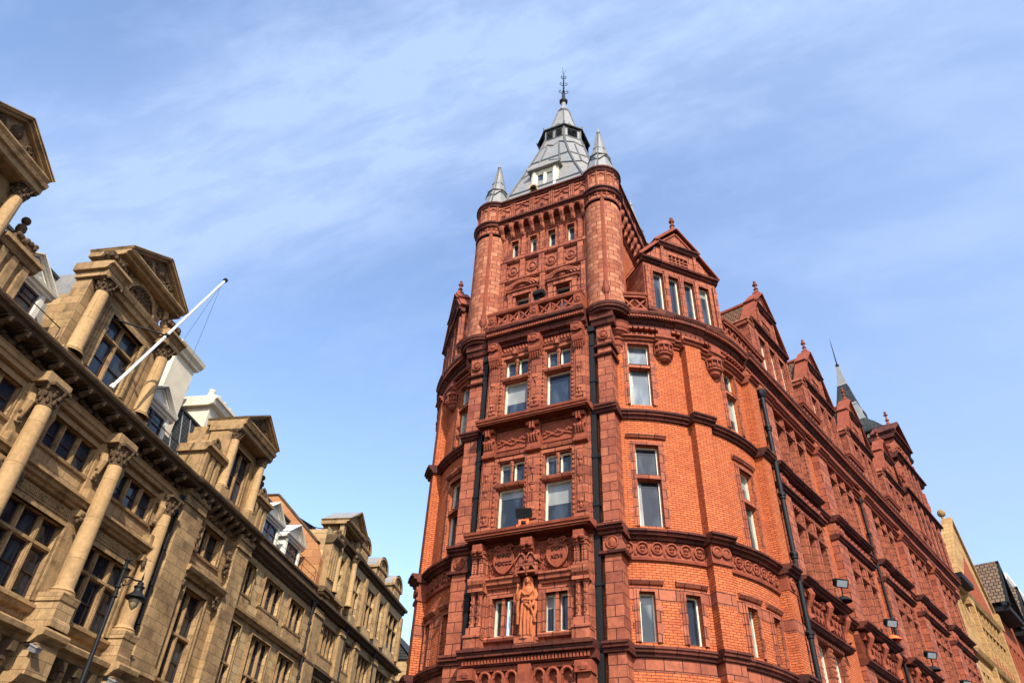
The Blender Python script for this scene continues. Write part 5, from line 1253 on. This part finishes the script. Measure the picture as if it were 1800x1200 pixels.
def big_dormer(parent,s0,flat=False):
    z=14.62; base=B(LM)
    base.box(s0-2.6,s0-1.55,-.7,.6,z,z+.35); base.box(s0+1.55,s0+2.6,-.7,.6,z,z+.35); base.box(s0-1.5,s0+1.5,-1.4,.3,z,z+.5)
    base.wall(s0-1.65,s0+1.65,z+.3,18.4,[(s0-1.0,s0+1.0,15.2,17.75)],.15,.3)
    for sg in (-1,1): base.box(s0+sg*1.65-.03,s0+sg*1.65+.03,-3,.15,z+.3,18.4); base.box(min(s0+sg*1.7,s0+sg*2.45),max(s0+sg*1.7,s0+sg*2.45),-.6,.1,z+.3,18.3)
    trim(base,s0-1.0,s0+1.0,15.2,17.75,.15,.34,.16)
    for sg in (-1,1):
        base.box(min(s0+sg*1.55,s0+sg*2.55),max(s0+sg*1.55,s0+sg*2.55),-.65,.72,18.35,18.64); base.box(min(s0+sg*1.5,s0+sg*2.5),max(s0+sg*1.5,s0+sg*2.5),-.65,.6,18.6,19.0)
        base.prof(s0+sg*2.08-.6,s0+sg*2.08+.6,[(.6,18.62),(.72,18.66),(.8,18.8),(.92,18.84),(.92,18.95),(.5,19.0)],base=-.75)
        base.box(s0+sg*2.05-.3,s0+sg*2.05+.3,-.4,.5,19.0,19.15)
    base.prof(s0-1.6,s0+1.6,[(.15,18.38),(.3,18.42),(.32,18.6),(.42,18.66),(.48,18.82),(.5,18.9),(.2,18.98)],base=0)
    # attic stage with its blind arch and scrolled sides
    base.box(s0-1.45,s0+1.45,-1.2,.12,18.95,20.15)
    for k in range(3): base.ring(s0,.14+.04*k,18.98,1.12-.1*k,.07,18,0,180)
    base.poly([(s0-.13,19.95),(s0+.13,19.95),(s0+.17,20.2),(s0-.17,20.2)],.1,.36)
    for sg in (-1,1): base.tube([(s0+sg*2.0,.15,19.05),(s0+sg*1.75,.2,19.3),(s0+sg*1.62,.2,19.75),(s0+sg*1.5,.15,20.1)],[.22,.17,.13,.16],8); base.curl(s0+sg*1.95,.4,19.12,.2,.07,-sg)
    d=base.build('dormer','sand',parent)
    c=B(LM); rnd=random.Random(int(s0))
    for i in range(110):
        a=rnd.uniform(0,math.pi); r=rnd.uniform(0,.82); c.blob(s0+r*math.cos(a),.16,19.0+r*math.sin(a),.09,.12,.08,6,4)
    for sg in (-1,1):
        for i in range(14): c.blob(s0+sg*rnd.uniform(1.05,1.4),.14,19.75+rnd.uniform(-.2,.3),.07,.07,.07,6,4)
    c.build('arch_carving','sand_d',d)
    for sg in (-1,1): column(d,s0+sg*2.08,.48,z+.35,18.36,.27,None,cap_h=.55)
    pediment(d,s0,2.05,20.3,1.3,.75,1.9)
    for x in (s0-2.3,s0-1.85,s0+1.85,s0+2.3): urn(d,x,.25,19.13,.85)
    mull_window(parent,s0-1.0,s0+1.0,15.2,17.75,2,16.95,glass_o=-.12,deep=.14,pane='pane_s',mo=.1)
    r=B(LM); r.box(s0-1.6,s0+1.6,-4,-1.15,14.7,19.6); r.face([(s0-2.1,.8,20.36),(s0-2.1,-1.15,20.36),(s0,-1.15,21.68),(s0,.8,21.68)]); r.face([(s0+2.1,-1.15,20.36),(s0+2.1,.8,20.36),(s0,.8,21.68),(s0,-1.15,21.68)]); r.build('dormer_roof','lead',d)
def small_dormer(parent,s0,sides=True):
    z=14.62; b=B(LM)
    b.wall(s0-1.35,s0+1.35,z,18.5,[(s0-.75,s0+.75,15.35,17.85)],.15,.35)
    for sg in (-1,1): b.box(s0+sg*1.35-.03,s0+sg*1.35+.03,-2.5,.15,z,18.5); b.box(s0+sg*1.42-.34,s0+sg*1.42+.34,-1.0,.72,z,15.3)
    trim(b,s0-.75,s0+.75,15.35,17.85,.15,.22,.1)
    b.box(s0-1.3,s0+1.3,-2.2,-.25,z,18.9)
    for sg in (-1,1): b.box(s0+sg*1.5-.18,s0+sg*1.5+.18,-.9,.3,z,18.4)
    b.prof(s0-1.75,s0+1.75,[(.7,18.36),(.78,18.4),(.8,18.6),(.9,18.64),(.95,18.78),(.2,18.86)],base=-1.0)
    if sides:
        for sg in (-1,1):
            c=s0+sg*2.55
            b.box(c-.7,c+.7,-1.0,.3,z,16.3)
            for x in (c-.55,c-.05,c+.45): b.box(x-.1,x+.16,.3,.44,z+.2,16.2)
            b.prof(c-.85,c+.85,[(.3,16.25),(.42,16.28),(.5,16.42),(.62,16.46),(.62,16.6),(.2,16.66)],base=-1.1)
            for k in range(10): a=R(k*18); 
            b.poly([(c+.62*math.cos(R(180*k/10)),16.64+.5*math.sin(R(180*k/10))) for k in range(11)],-.9,.35)
    d=b.build('dormer','sand_p',parent)
    c=B(LM)
    if sides:
        for sg in (-1,1):
            for i in range(14): rr=random.Random(i+int(s0)); c.blob(s0+sg*2.55+rr.uniform(-.45,.45),.38,16.8+rr.uniform(-.1,.35),.1,.08,.1,6,4)
        c.build('carving','sand_d',d)
    for sg in (-1,1): column(d,s0+sg*1.42,.42,15.3,18.36,.23,None,cap_h=.5)
    pediment(d,s0,1.7,19.0,1.15,.95,2.2)
    mull_window(parent,s0-.75,s0+.75,15.35,17.85,2,None,glass_o=-.1,deep=.16,pane='pane',mo=.1)
    r=B(LM); r.face([(s0-1.78,1.0,19.06),(s0-1.78,-1.25,19.06),(s0,-1.25,20.22),(s0,1.0,20.22)]); r.face([(s0+1.78,-1.25,19.06),(s0+1.78,1.0,19.06),(s0,1.0,20.22),(s0,-1.25,20.22)]); r.build('dormer_roof','lead',d)
    if sides:
        for sg in (-1,1): urn(d,s0+sg*2.3,.15,17.1,.8,ball=True) if sg>0 else None
    return d
def white_dormer(parent,s0,z,hw=1.1,o=-1.2,pane='pane_s'):
    b=B(LM); b.wall(s0-hw,s0+hw,z,z+1.5,[(s0-hw+.25,s0+hw-.25,z+.3,z+1.35)],o,.12)
    for sg in (-1,1): b.box(s0+sg*hw-.02,s0+sg*hw+.02,o-3,o,z,z+1.5); b.box(s0+sg*(hw-.12)-.1,s0+sg*(hw-.12)+.1,o-.02,o+.06,z,z+1.5)
    b.prof(s0-hw-.22,s0+hw+.22,[(o,z+1.42),(o+.1,z+1.46),(o+.12,z+1.56),(o+.22,z+1.6),(o+.25,z+1.7),(o,z+1.74)],base=o-2)
    b.poly([(s0-hw-.1,z+1.72),(s0+hw+.1,z+1.72),(s0,z+2.5)],o-2.5,o-.02)
    for sg in (-1,1):
        pts=[(s0-hw-.25,z+1.72),(s0,z+2.68)] if sg<0 else [(s0,z+2.68),(s0+hw+.25,z+1.72)]
        b.strip(pts,-.12,o-2.5,o+.12); b.strip(pts,-.05,o-2.5,o+.25); b.strip([(x,y-.22) for x,y in pts],-.06,o-.1,o+.05)
    d=b.build('white_dormer','white',parent)
    window(LM,[(s0-hw+.25,s0-.02,z+.3,z+1.35),(s0+.02,s0+hw-.25,z+.3,z+1.35)],o-.06,parent,fr='dframe',fw=.07,bars=[z+.85],pane=pane)
big_dormer(A1,19.55); small_dormer(A1,11.4)
white_dormer(A1,15.75,15.75); white_dormer(A1,24.3,15.75)
def mansard(parent,a,c,mat='lead'):
    b=B(LM); b.face([(a,-1.5,14.7),(c,-1.5,14.7),(c,-2.6,19.4),(a,-2.6,19.4)]); b.face([(a,-2.6,19.4),(c,-2.6,19.4),(c,-8,19.9),(a,-8,19.9)]); b.face([(a,-1.6,14.72),(a,0,14.72),(c,0,14.72),(c,-1.6,14.72)])
    x=a
    m=b.build('mansard_roof',mat,parent); r=B(LM)
    while x<c: r.tube([(x,-1.48,14.7),(x,-2.58,19.4)],.035,4); x+=.75
    r.tube([(a,-2.55,19.42),(c,-2.55,19.42)],.08,5); r.build('roof_roll','lead_roll',m)
mansard(A1,E0,26.1)
def railing(parent,a,c,o=.1,z=14.7,h=1.0):
    b=B(LM); b.tube([(a,o,z+h),(c,o,z+h)],.02,5); b.tube([(a,o,z+h*.5),(c,o,z+h*.5)],.013,5); x=a
    while x<=c+.01: b.tube([(x,o,z),(x,o,z+h)],.017,5); x+=(c-a)/max(1,round((c-a)/2.2))
    b.build('railing','iron',parent)
railing(A1,14.2,16.9); railing(A1,22.3,25.0)
b=B(LM); b.box(25.2,26.9,-3.1,-2.1,15,21.2); b.box(25.05,27.05,-3.25,-1.95,21.2,21.35); b.prof(24.95,27.15,[(-1.95,21.35),(-1.8,21.5),(-1.75,21.7),(-1.9,21.75)],base=-3.4); b.build('chimney','cream',A1)
b=B(LM); b.box(27.4,28.9,-4.8,-3.9,15,21.6); b.box(27.3,29.0,-4.9,-3.8,21.6,21.8); b.build('brick_chimney','redbrick2',A1)
# downpipe between the blocks
def lpipe(parent,s,o,z0,z1,r=.07,cl=(6.9,8.4,9.9,11.4,12.9)):
    b=B(LM); b.lathe(s,o,[(r,z0),(r,z1)],8)
    for z in cl: b.lathe(s,o,[(r,z-.12),(r*1.6,z-.1),(r*1.6,z+.08),(r,z+.1)],8)
    b.lathe(s,o,[(r,z1-.1),(r*2.2,z1+.1),(r*2.4,z1+.35),(r*1.8,z1+.35)],8); b.build('downpipe','iron',parent,True)
lpipe(A1,26.15,.3,2,13.4)
# -------- plainer two-bay end with small dormer
B1=left_thing('narrow_stone_building','one-bay sandstone building with a small pedimented dormer, between the columned and the plain building',body=(26.31,32.72))
s0,s1=26.25,32.76
w=B(LM); w.wall(s0,s1,GZ,14.8,[(28.55,30.35,12.2,13.55),(28.55,30.35,7.0,10.65),(28.3,30.7,GZ+.6,4.2)],.1,.4); w.build('wall','sand',B1)
w=B(LM)
for a,c in ((26.45,28.0),(31.35,32.6)):
    w.box(a,c,.05,.36,GZ,13.6); w.box(a-.06,c+.06,.05,.44,13.6,13.72); w.box(a-.05,c+.05,.05,.42,13.72,14.0); w.box(a-.08,c+.08,.05,.5,14.0,14.25); w.box(a-.1,c+.1,.1,.48,6.7,7.1)
w.build('pilaster','sand',B1)
w=B(LM); trim(w,28.55,30.35,12.2,13.55,.1,.24,.12); trim(w,28.55,30.35,7.0,10.65,.1,.24,.12)
w.prof(s0,s1,[(.1,6.3),(.5,6.4),(.6,6.55),(.1,6.66)],base=0); w.prof(27.95,31.3,[(.1,11.0),(.25,11.02),(.3,11.14),(.48,11.2),(.55,11.34),(.55,11.42),(.1,11.5)],base=0)
w.prof(s0,s1,[(.1,13.85),(.2,13.9),(.25,14.05),(.1,14.1)],base=0)
w.build('stone_dressing','sand_p',B1)
w=B(LM); rnd=random.Random(8)
for x in (28.1,30.95):
    for z in (10.75,12.3,12.9):
        for i in range(12): w.blob(x+rnd.uniform(-.14,.14),.28+rnd.uniform(-.08,.1),z+rnd.uniform(-.25,.25),.09,.08,.1,6,4)
for i in range(34): x=28.1+i*.1; w.blob(x,.2,13.98+.06*math.sin(i*1.7),.06,.06,.07,6,4)
w.build('carved_mask','sand_d',B1)
mull_window(B1,28.55,30.35,12.2,13.55,2,pane='pane'); mull_window(B1,28.55,30.35,7.0,10.65,2,8.85); window(LM,[(28.3,30.7,GZ+.6,4.2)],-.2,B1,fr='dframe',name='shop_window')
cornice(B1,s0,s1,14.7,.85,.62); small_dormer(B1,29.85); mansard(B1,s0,s1,'slate')
b=B(LM); b.box(29.7,32.6,-4.0,-2.6,15,21.0); b.prof(29.45,32.85,[(-2.6,20.9),(-2.35,21.0),(-2.3,21.25),(-2.2,21.3),(-2.2,21.45),(-2.6,21.5)],base=-4.2)
b.box(29.9,32.4,-3.9,-2.7,21.5,21.75); ch=b.build('chimney','cream',B1)
for i in range(4): b=B(LM); b.lathe(30.2+i*.62,-3.2,[(.2,21.75),(.17,22.2),(.2,22.22),(.2,22.3),(.12,22.3)],10); b.build('chimney_pot','cream',ch,True)
# -------- plain range with white dormers
C1=left_thing('plain_stone_range','plain sandstone range with rows of dark mullioned windows and two white pedimented dormers',body=(32.73,41.38))
s0,s1=32.7,41.45
cw=[(33.0,34.1,2),(35.3,37.45,3),(38.5,40.45,3)]
w=B(LM); w.wall(s0,s1,GZ,15.2,[(a,c,12.1,13.6) for a,c,n in cw]+[(a,c,7.0,10.65) for a,c,n in cw]+[(a,c,GZ+.6,4.4) for a,c,n in cw],0,.36); w.build('wall','sand2',C1)
w=B(LM)
for a,c,n in cw: trim(w,a,c,12.1,13.6,0,.2,.1); trim(w,a,c,7.0,10.65,0,.2,.1); w.box(a-.1,c+.1,-.02,.05,11.35,11.96)
w.prof(s0,s1,[(0,10.95),(.14,10.98),(.2,11.1),(.3,11.14),(.32,11.26),(0,11.34)],base=-.02)
w.prof(s0,s1,[(0,6.3),(.3,6.4),(.4,6.55),(0,6.7)],base=-.02)
w.build('stone_dressing','sand_p',C1)
for a,c,n in cw: mull_window(C1,a,c,12.1,13.6,n); mull_window(C1,a,c,7.0,10.65,n,8.85); 
window(LM,[(a,c,GZ+.6,4.4) for a,c,n in cw],-.2,C1,fr='dframe',name='shop_window')
w=B(LM); w.prof(s0,s1,[(0,14.0),(.12,14.05),(.16,14.2),(.34,14.26),(.38,14.42),(.5,14.46),(.5,14.6),(.1,14.66),(.1,15.1),(.2,15.14),(.2,15.25),(-.1,15.3)],base=-.3); w.build('cornice','sand_d',C1)
white_dormer(C1,36.2,15.7,1.05,-1.0); white_dormer(C1,39.3,15.7,1.05,-1.0); mansard(C1,s0,s1,'slate'); railing(C1,33.2,41,.0,15.25,.9)
# party gable of orange stone seen side-on
w=B(lambda o,s,z:(s+41.0,-o,z-GZ)); w.poly([(.1,14.6),(.1,16.9),(-.4,18.0),(-3.8,21.3),(-5.2,21.3),(-8,18.5),(-8,14.6)],0,.45); gw=w.build('party_wall','sand_o',C1)
w=B(lambda o,s,z:(s+41.0,-o,z-GZ)); w.strip([(-.35,17.98),(-3.8,21.32)],-.1,-.08,.53); w.strip([(-3.8,21.32),(-5.3,21.32)],-.1,-.08,.53); w.build('coping','sand_d',gw)
lpipe(C1,41.1,.25,2,14.0,cl=(7,8.5,10,11.5,13))
# -------- tall gabled block further along
D1=left_thing('round_gabled_building','taller sandstone building with round-topped gables and tall mullioned bays farther down the street',body=(41.4,57.9))
s0,s1=41.4,58.0
wn_=[(43.4,45.6,4),(46.7,48.4,3),(49.6,52.2,4),(53.4,56.4,4)]
un=[(43.4,44.9,2),(47.2,48.3,2),(49.4,51.4,3),(52.6,53.4,1),(54.4,57.2,3)]
w=B(LM); w.wall(s0,s1,GZ,14.9,[(a,c,12.0,13.7) for a,c,n in wn_]+[(a,c,7.2,10.6) for a,c,n in wn_],0,.36); w.wall(s0,s1,14.9,19.0,[(a,c,15.6,18.2) for a,c,n in un],0,.3)
w.wall(s0,s1,19.0,19.2,[],0,.1); w.box(s0-.02,s0+.02,-8,0,14.5,19.0); w.box(s1-.02,s1+.02,-8,0,GZ,19.2)
w.build('wall','sand2',D1)
for a,c,n in wn_: mull_window(D1,a,c,12.0,13.7,n); mull_window(D1,a,c,7.2,10.6,n,9.0)
for a,c,n in un: mull_window(D1,a,c,15.6,18.2,n,17.2 if n>1 else None)
w=B(LM)
for a,c in ((41.45,42.75),(45.75,46.5),(48.6,49.3),(52.4,53.2),(56.7,57.5)): w.box(a,c,-.02,.28,GZ,14.1); w.box(a-.05,c+.05,-.02,.36,13.7,13.85)
for x in (42.9,45.1,46.4,49.0,51.8,53.9,57.6): w.box(x-.18,x+.18,-.02,.22,15.2,18.5)
for a,c,n in wn_: trim(w,a,c,12,13.7,0,.14,.08); w.box(a-.1,c+.1,-.02,.06,11.3,11.9)
w.box(41.5,42.6,-1.2,.5,14.9,18.2)
for x in (41.6,41.95,42.3): w.box(x,x+.2,.5,.6,15.9,17.6)
w.box(41.5,45.4,-.02,.3,15.3,15.5)
w.build('stone_dressing','sand_p',D1)
w=B(LM)
for z,p in ((14.6,.55),(11.1,.3)): w.prof(s0,s1,[(0,z-.35),(p*.5,z-.3),(p*.6,z-.15),(p,z-.1),(p,z+.02),(0,z+.1)],base=-.02)
w.prof(s0+1.2,s1,[(0,18.8),(.15,18.84),(.2,19.0),(.42,19.04),(.45,19.2),(0,19.3)],base=-.4); w.prof(41.4,42.75,[(.5,18.1),(.6,18.2),(.75,18.4),(.75,18.55),(.4,18.65)],base=-1.3); w.prof(41.4,42.75,[(.5,15.0),(.62,15.1),(.6,15.3),(.5,15.35)],base=-.1)
w.build('cornice','sand_d',D1)
def round_gable(s0,hw,z=19.25):
    b=B(LM); arc=[(s0+hw*math.cos(R(i*15)),z+.9+hw*.85*math.sin(R(i*15))) for i in range(13)]
    b.poly([(s0-hw,z),(s0+hw,z)]+arc,-1.0,.12); 
    for k in range(2): b.tube([(x,.15+.08*k,y-.06*k) for x,y in arc],.09,6)
    b.prof(s0-hw-.12,s0+hw+.12,[(.1,z+.78),(.22,z+.82),(.26,z+.92),(.1,z+.96)],base=-1); b.ring(s0,.16,z+.95,hw*.55,.07,14,0,180); b.box(s0-hw*.6,s0+hw*.6,.1,.2,z+.2,z+.7)
    g_=b.build('round_gable','sand_p',D1); r=B(LM)
    for (x,y),(x2,y2) in zip(arc,arc[1:]): r.face([(x,-3,y+.1),(x2,-3,y2+.1),(x2,.3,y2+.1),(x,.3,y+.1)])
    r.build('gable_roof','lead',g_)
round_gable(47.6,.95,19.3); round_gable(51.6,1.05); round_gable(55.4,1.05)
pd=pediment(D1,44.5,1.75,20.3,1.2,.75,2.0,False)
w=B(LM); w.box(43.1,45.9,-1.2,-.12,18.9,20.25); w.wall(43.0,46.0,18.9,20.2,[(43.7,45.3,19.0,19.9)],.1,.2); [w.box(x-.2,x+.2,.1,.4,18.9,20.2) for x in (43.1,45.9)]; w.build('gable_stage','sand_p',D1)
r=B(LM); r.face([(42.7,.8,20.36),(42.7,-1.25,20.36),(44.5,-1.25,21.6),(44.5,.8,21.6)]); r.face([(46.3,-1.25,20.36),(46.3,.8,20.36),(44.5,.8,21.6),(44.5,-1.25,21.6)]); r.build('gable_roof','lead',D1)
for x in (43.15,45.85): column(D1,x,.35,15.5,18.8,.2,None,cap_h=.4)
urn(D1,42.7,.2,18.6,.9,ball=True)
r=B(LM); r.face([(s0,-1,19.2),(s1,-1,19.2),(s1,-5,21.5),(s0,-5,21.5)]); r.build('roof','slate',D1)
w=B(LM); w.box(56.0,57.4,-4,-2.8,19,22.6); w.prof(55.8,57.6,[(-2.8,22.4),(-2.6,22.5),(-2.5,22.7),(-2.8,22.8)],base=-4.2); w.build('chimney','sand_p',D1)
for x in (46.6,52.3): lpipe(D1,x,.3,4,14.1,.06,cl=(8,10,12))
# -------- the last building closing the view down the street
E1_=left_thing('slate_roofed_building','low sandstone building with a mossy slate roof, farthest along the left street')
w=B(LM); w.wall(58.6,70,GZ,15.6,[(60+i*2.2,61.2+i*2.2,11.6,13.8) for i in range(4)],.8,.3); w.box(58.58,58.62,-8,.8,GZ,15.6); w.build('wall','sand2',E1_)
window(LM,[(60+i*2.2,61.2+i*2.2,11.6,13.8) for i in range(4)],.6,E1_,fr='dframe')
w=B(LM); w.prof(58.5,70,[(.8,15.4),(1.1,15.5),(1.2,15.7),(.8,15.8)],base=.7); w.prof(58.5,70,[(.8,11.0),(1.0,11.1),(1.0,11.3),(.8,11.4)],base=.7); w.build('cornice','sand_d',E1_)
w=B(LM); w.face([(58.4,1.1,15.7),(70,1.1,15.7),(70,-2.2,19.2),(58.4,-2.2,19.2)]); w.face([(58.4,-2.2,19.2),(70,-2.2,19.2),(70,-6,15.7),(58.4,-6,15.7)]); w.face([(58.45,1.0,15.6),(58.45,-2.2,19.1),(58.45,-6,15.6)]); w.build('roof','slate',E1_)
# ================================================================ things fixed to the left terrace
def lw(s,o,z): return Vector(LW(s,o,z))
# white flagpole leaning out from the ledge of the big dormer
p0=lw(19.35,.9,14.75)
def ray_pt(x,y,dist): return ray(x,y)*dist
def on_s(x,y,s):
    d=ray(x,y); k=s/(TL.x*d.x+TL.y*d.y); return d*k
tip=on_s(395,494,19.6+1.9)
fp=thing('flagpole','bare white flagpole leaning out from the ledge of the carved dormer','flagpole',tuple(p0),0)
b=B(); v=tip-p0; b.tube([(0,0,0),tuple(v*.02),tuple(v*.03),tuple(v*.5),tuple(v)],[.1,.1,.065,.058,.045],12); b.build('pole','pole',fp,True)
b=B(); e=v.normalized(); b.tube([tuple(v),tuple(v+e*.12)],.1,10); b.tube([tuple(v*.44-e*.06),tuple(v*.44+e*.06)],.1,10); b.build('pole_cap','black',fp)
st_=lw(18.6,.15,17.6)-p0; b=B(); b.tube([tuple(v*.44),tuple(st_)],.04,6); b.build('stay_bar','iron',fp)
b=B(); q=v*.97; low=on_s(330,645,21.6)-p0
b.tube([tuple(q),tuple((q+low)*.5+Vector((0,0,-.3))),tuple(low)],.008,4); b.tube([tuple(q),tuple(on_s(316,607,21.9)-p0)],.008,4); b.build('halyard','iron',fp)
# street lamp on the near kerb
lp=lw(20.4,3.5,GZ+.12); t=thing('street_lamp','tall black street lamp with a bell-shaped lantern on a scrolled arm','street lamp',tuple(lp),R(90)-AZL)
H=8.5-GZ-.12
b=B(); b.lathe(0,0,[(.2,0),(.2,.5),(.14,.6),(.12,1.2),(.075,1.3),(.06,H-.3),(.085,H-.28),(.085,H-.22),(.06,H-.2),(.06,H-.05),(.09,H),(.03,H+.08),(0,H+.2)],12)
for z in (H-1.2,H-.9): b.lathe(0,0,[(.075,z),(.1,z+.02),(.1,z+.06),(.075,z+.08)],10)
b.build('post','iron',t,True)
b=B(); b.tube([(0,0,H-.55),(.35,0,H-.42),(.7,0,H-.4),(.98,0,H-.32),(1.02,0,H-.25)],.028,6); b.tube([(0,0,H-.95),(.15,0,H-.75),(.4,0,H-.65),(.6,0,H-.42)],.02,5)
b.ring(.22,0,H-.66,.09,.014,10); b.ring(.42,0,H-.55,.06,.012,10); b.lathe(1.0,0,[(.02,H-.3),(.04,H-.22),(.015,H-.1),(0,H)],6); b.build('arm','iron',t)
b=B(); b.lathe(1.0,0,[(.12,H-.95),(.3,H-.92),(.34,H-.88),(.32,H-.84),(.18,H-.72),(.14,H-.66),(.14,H-.56),(.17,H-.54),(.17,H-.5),(.1,H-.46),(.1,H-.38),(.03,H-.32)],18); b.build('lantern_hood','iron',t,True)
b=B(); b.lathe(1.0,0,[(.0,H-1.27),(.05,H-1.22),(.12,H-1.14),(.17,H-1.02),(.18,H-.93)],16); b.build('lantern_glass','amber',t,True)
# security cameras
for s,z,lab in ((20.9,5.9,'white security camera under the balcony ledge below a giant column'),(25.0,5.9,'white security camera under the balcony ledge beside the black downpipe')):
    t=thing('security_camera',lab,'camera',tuple(lw(s,.95,z)),R(90)-AZL,'security cameras on the left terrace')
    b=B(lambda s,o,z:(s,-o,z)); b.box(-.05,.05,-.35,.0,.1,.16); b.tube([(0,0,.12),(0,.05,.0)],.03,6); b.build('bracket','black',t)
    b=B(lambda s,o,z:(s,-o*.9-z*.3,z*.9-o*.35)); b.box(-.12,.12,-.1,.2,-.08,.08); b.poly([(-.15,.08),(.15,.08),(.1,.13),(-.1,.13)],-.12,.24); b.build('housing','silver',t)
    b=B(lambda s,o,z:(s,-o*.9-z*.3,z*.9-o*.35)); b.box(-.09,.09,.2,.21,-.06,.06); b.build('lens','lens',t)
c_=B(); pa,pb=on_s(528,920,41.2),on_s(590,932,43.2); mm=(pa+pb)/2+Vector((0,0,-.05)); c_.tube([tuple(pa-pa),tuple(mm-pa),tuple(pb-pa)],.03,5); o=c_.build('cable','iron'); o.location=pa; tag(o,'thin dark cable strung from the orange gable wall to the next roof','cable')
# ================================================================ buildings beyond the red one on the right
def ROW(s,o,z): 
    p=AF(s,o,z); q=rm@Vector(p); return (q.x,q.y,q.z)
def right_thing(name,label,s=30):
    p=ROW(s,0,GZ); return thing(name,label,'building',p,0),Vector(p)
def rmap(base): return lambda s,o,z: tuple(Vector(ROW(s,o,z))-base)
Y,yb=right_thing('yellow_gabled_building','yellow stone and red brick building with a steep ball-topped gable beyond the red building',30.2); mp=rmap(yb)
gx=38.0
ops=[(30.95+i*.95,31.65+i*.95,15.6,17.6) for i in range(2)]+[(34.55+i*.95,35.3+i*.95,z,z+2.4) for z in (15.4,10.5,6) for i in range(8)]+[(30.95+i*.95,31.65+i*.95,z,z+2.4) for z in (10.5,6) for i in range(2)]
w=B(mp); w.wall(30.1,42.6,GZ,18.3,ops,0,.4); w.poly([(33.0,18.3),(42.6,18.3),(42.6,19.2),(gx,25.0),(33.0,19.4)],-.5,.05); w.build('wall','ystone',Y)
w=B(mp)
for z in (18.3,14.0,9.2): w.prof(30.1,42.8,[(0,z-.3),(.2,z-.25),(.35,z),(0,z+.1)],base=-.1)
w.strip([(32.7,19.3),(gx,25.3)],.22,-.55,.2); w.strip([(gx,25.3),(43.0,19.0)],.22,-.55,.2); w.box(32.6,33.3,-1.1,.35,17.4,19.5); w.box(42.4,43.0,-1.1,.35,18.2,19.4)
for x in (34.3,42.3): w.box(x-.25,x+.25,0,.25,GZ,18.2)
for i in range(9): w.box(34.46+i*.95-.06,34.46+i*.95+.06,0,.08,9.3,18.0)
for z in (11.8,16.7): w.box(34.5,42.2,0,.12,z,z+.12)
w.build('stone_dressing','ystone',Y)
w=B(mp)
for z in (9.6,14.3): w.box(34.7,42,-.0,.03,z,z+.7)
w.poly([(34.2,18.9),(41.8,18.9),(gx,22.4)],0,.08); w.build('brick_panel','redbrick2',Y)
window(mp,ops,-.3,Y,fr='ystone',fw=.1)
w=B(mp); w.lathe(gx,-.4,[(.2,25.1),(.25,25.3),(.1,25.4),(.1,25.7)],8); w.blob(gx,-.4,25.95,.3,.3,.3,12,8); w.build('ball_finial','sand_p',Y)
w=B(mp); w.face([(30.1,.3,18.35),(42.7,.3,18.35),(42.7,-4,23.5),(30.1,-4,23.5)]); w.face([(30.1,.25,18.3),(30.1,-4,23.4),(30.1,-8,18.3)]); w.build('roof','btile',Y)
w=B(mp); w.prof(30.1,33.0,[(.2,18.2),(.75,18.3),(.8,18.6),(.3,18.6)],base=0); w.build('gutter','iron',Y)
T,tb_=right_thing('tiled_gable_building','dark timbered building with overhanging brown tiled gables beyond the yellow gable',43.2); mp=rmap(tb_)
w=B(mp); w.wall(43.0,60,GZ,20.5,[(44+i*1.3,45+i*1.3,z,z+2) for z in (16,12,8) for i in range(12)],.0,.3); w.build('wall','redbrick2',T)
window(mp,[(44+i*1.3,45+i*1.3,z,z+2) for z in (16,12,8) for i in range(12)],-.2,T,fr='ystone',fw=.1)
for gx2,hw,zt,zb in ((46.3,2.6,24.6,20.6),(52.6,2.6,24.4,20.4),(58,2.3,24.2,20.4)):
    w=B(mp); w.face([(gx2-hw,1.2,zb),(gx2-hw,-5,zb),(gx2,-5,zt),(gx2,1.2,zt)],[(0,0),(6,0),(6,4.5),(0,4.5)]); w.face([(gx2+hw,-5,zb),(gx2+hw,1.2,zb),(gx2,1.2,zt),(gx2,-5,zt)],[(0,0),(6,0),(6,4.5),(0,4.5)]); r=w.build('tiled_gable','btile',T)
    w=B(mp); w.poly([(gx2-hw+.3,zb),(gx2+hw-.3,zb),(gx2,zt-.5)],.3,.6); w.strip([(gx2-hw-.1,zb-.1),(gx2,zt)],-.35,1.05,1.2); w.strip([(gx2,zt),(gx2+hw+.1,zb-.1)],-.35,1.05,1.2); w.box(gx2-hw+.2,gx2+hw-.2,-.1,1.1,zb-.6,zb-.2); w.build('bargeboard','black',r)
Wh,wb=right_thing('white_office_building','pale white rendered building with a flat parapet at the far right edge',58); mp=rmap(wb)
w=B(mp); w.wall(56,75,GZ,26.5,[(57+i*2,58.1+i*2,24.2,25.4) for i in range(8)],.0,.3); w.box(55.98,56.02,-9,0,GZ,26.5); w.box(56,75,-9,-.3,26.4,26.5); w.build('wall','white',Wh)
w=B(mp); w.prof(55.8,75,[(0,26.1),(.3,26.2),(.45,26.5),(.45,26.8),(0,26.9)],base=-9); w.prof(55.9,75,[(0,23.6),(.2,23.7),(0,23.8)],base=-.1); w.build('cornice','white',Wh)
window(mp,[(57+i*2,58.1+i*2,24.2,25.4) for i in range(8)],-.2,Wh,fr='white')
# pavement round the corner building
g=B(lambda s,o,z:tuple(rm@Vector(AF(s,o,z)))); g.st=.5
for a,c in ((S0,0),(0,60)): g.box(a,c,.3,3.0,GZ,GZ+.12)
struct(g.build('pavement','paving'))
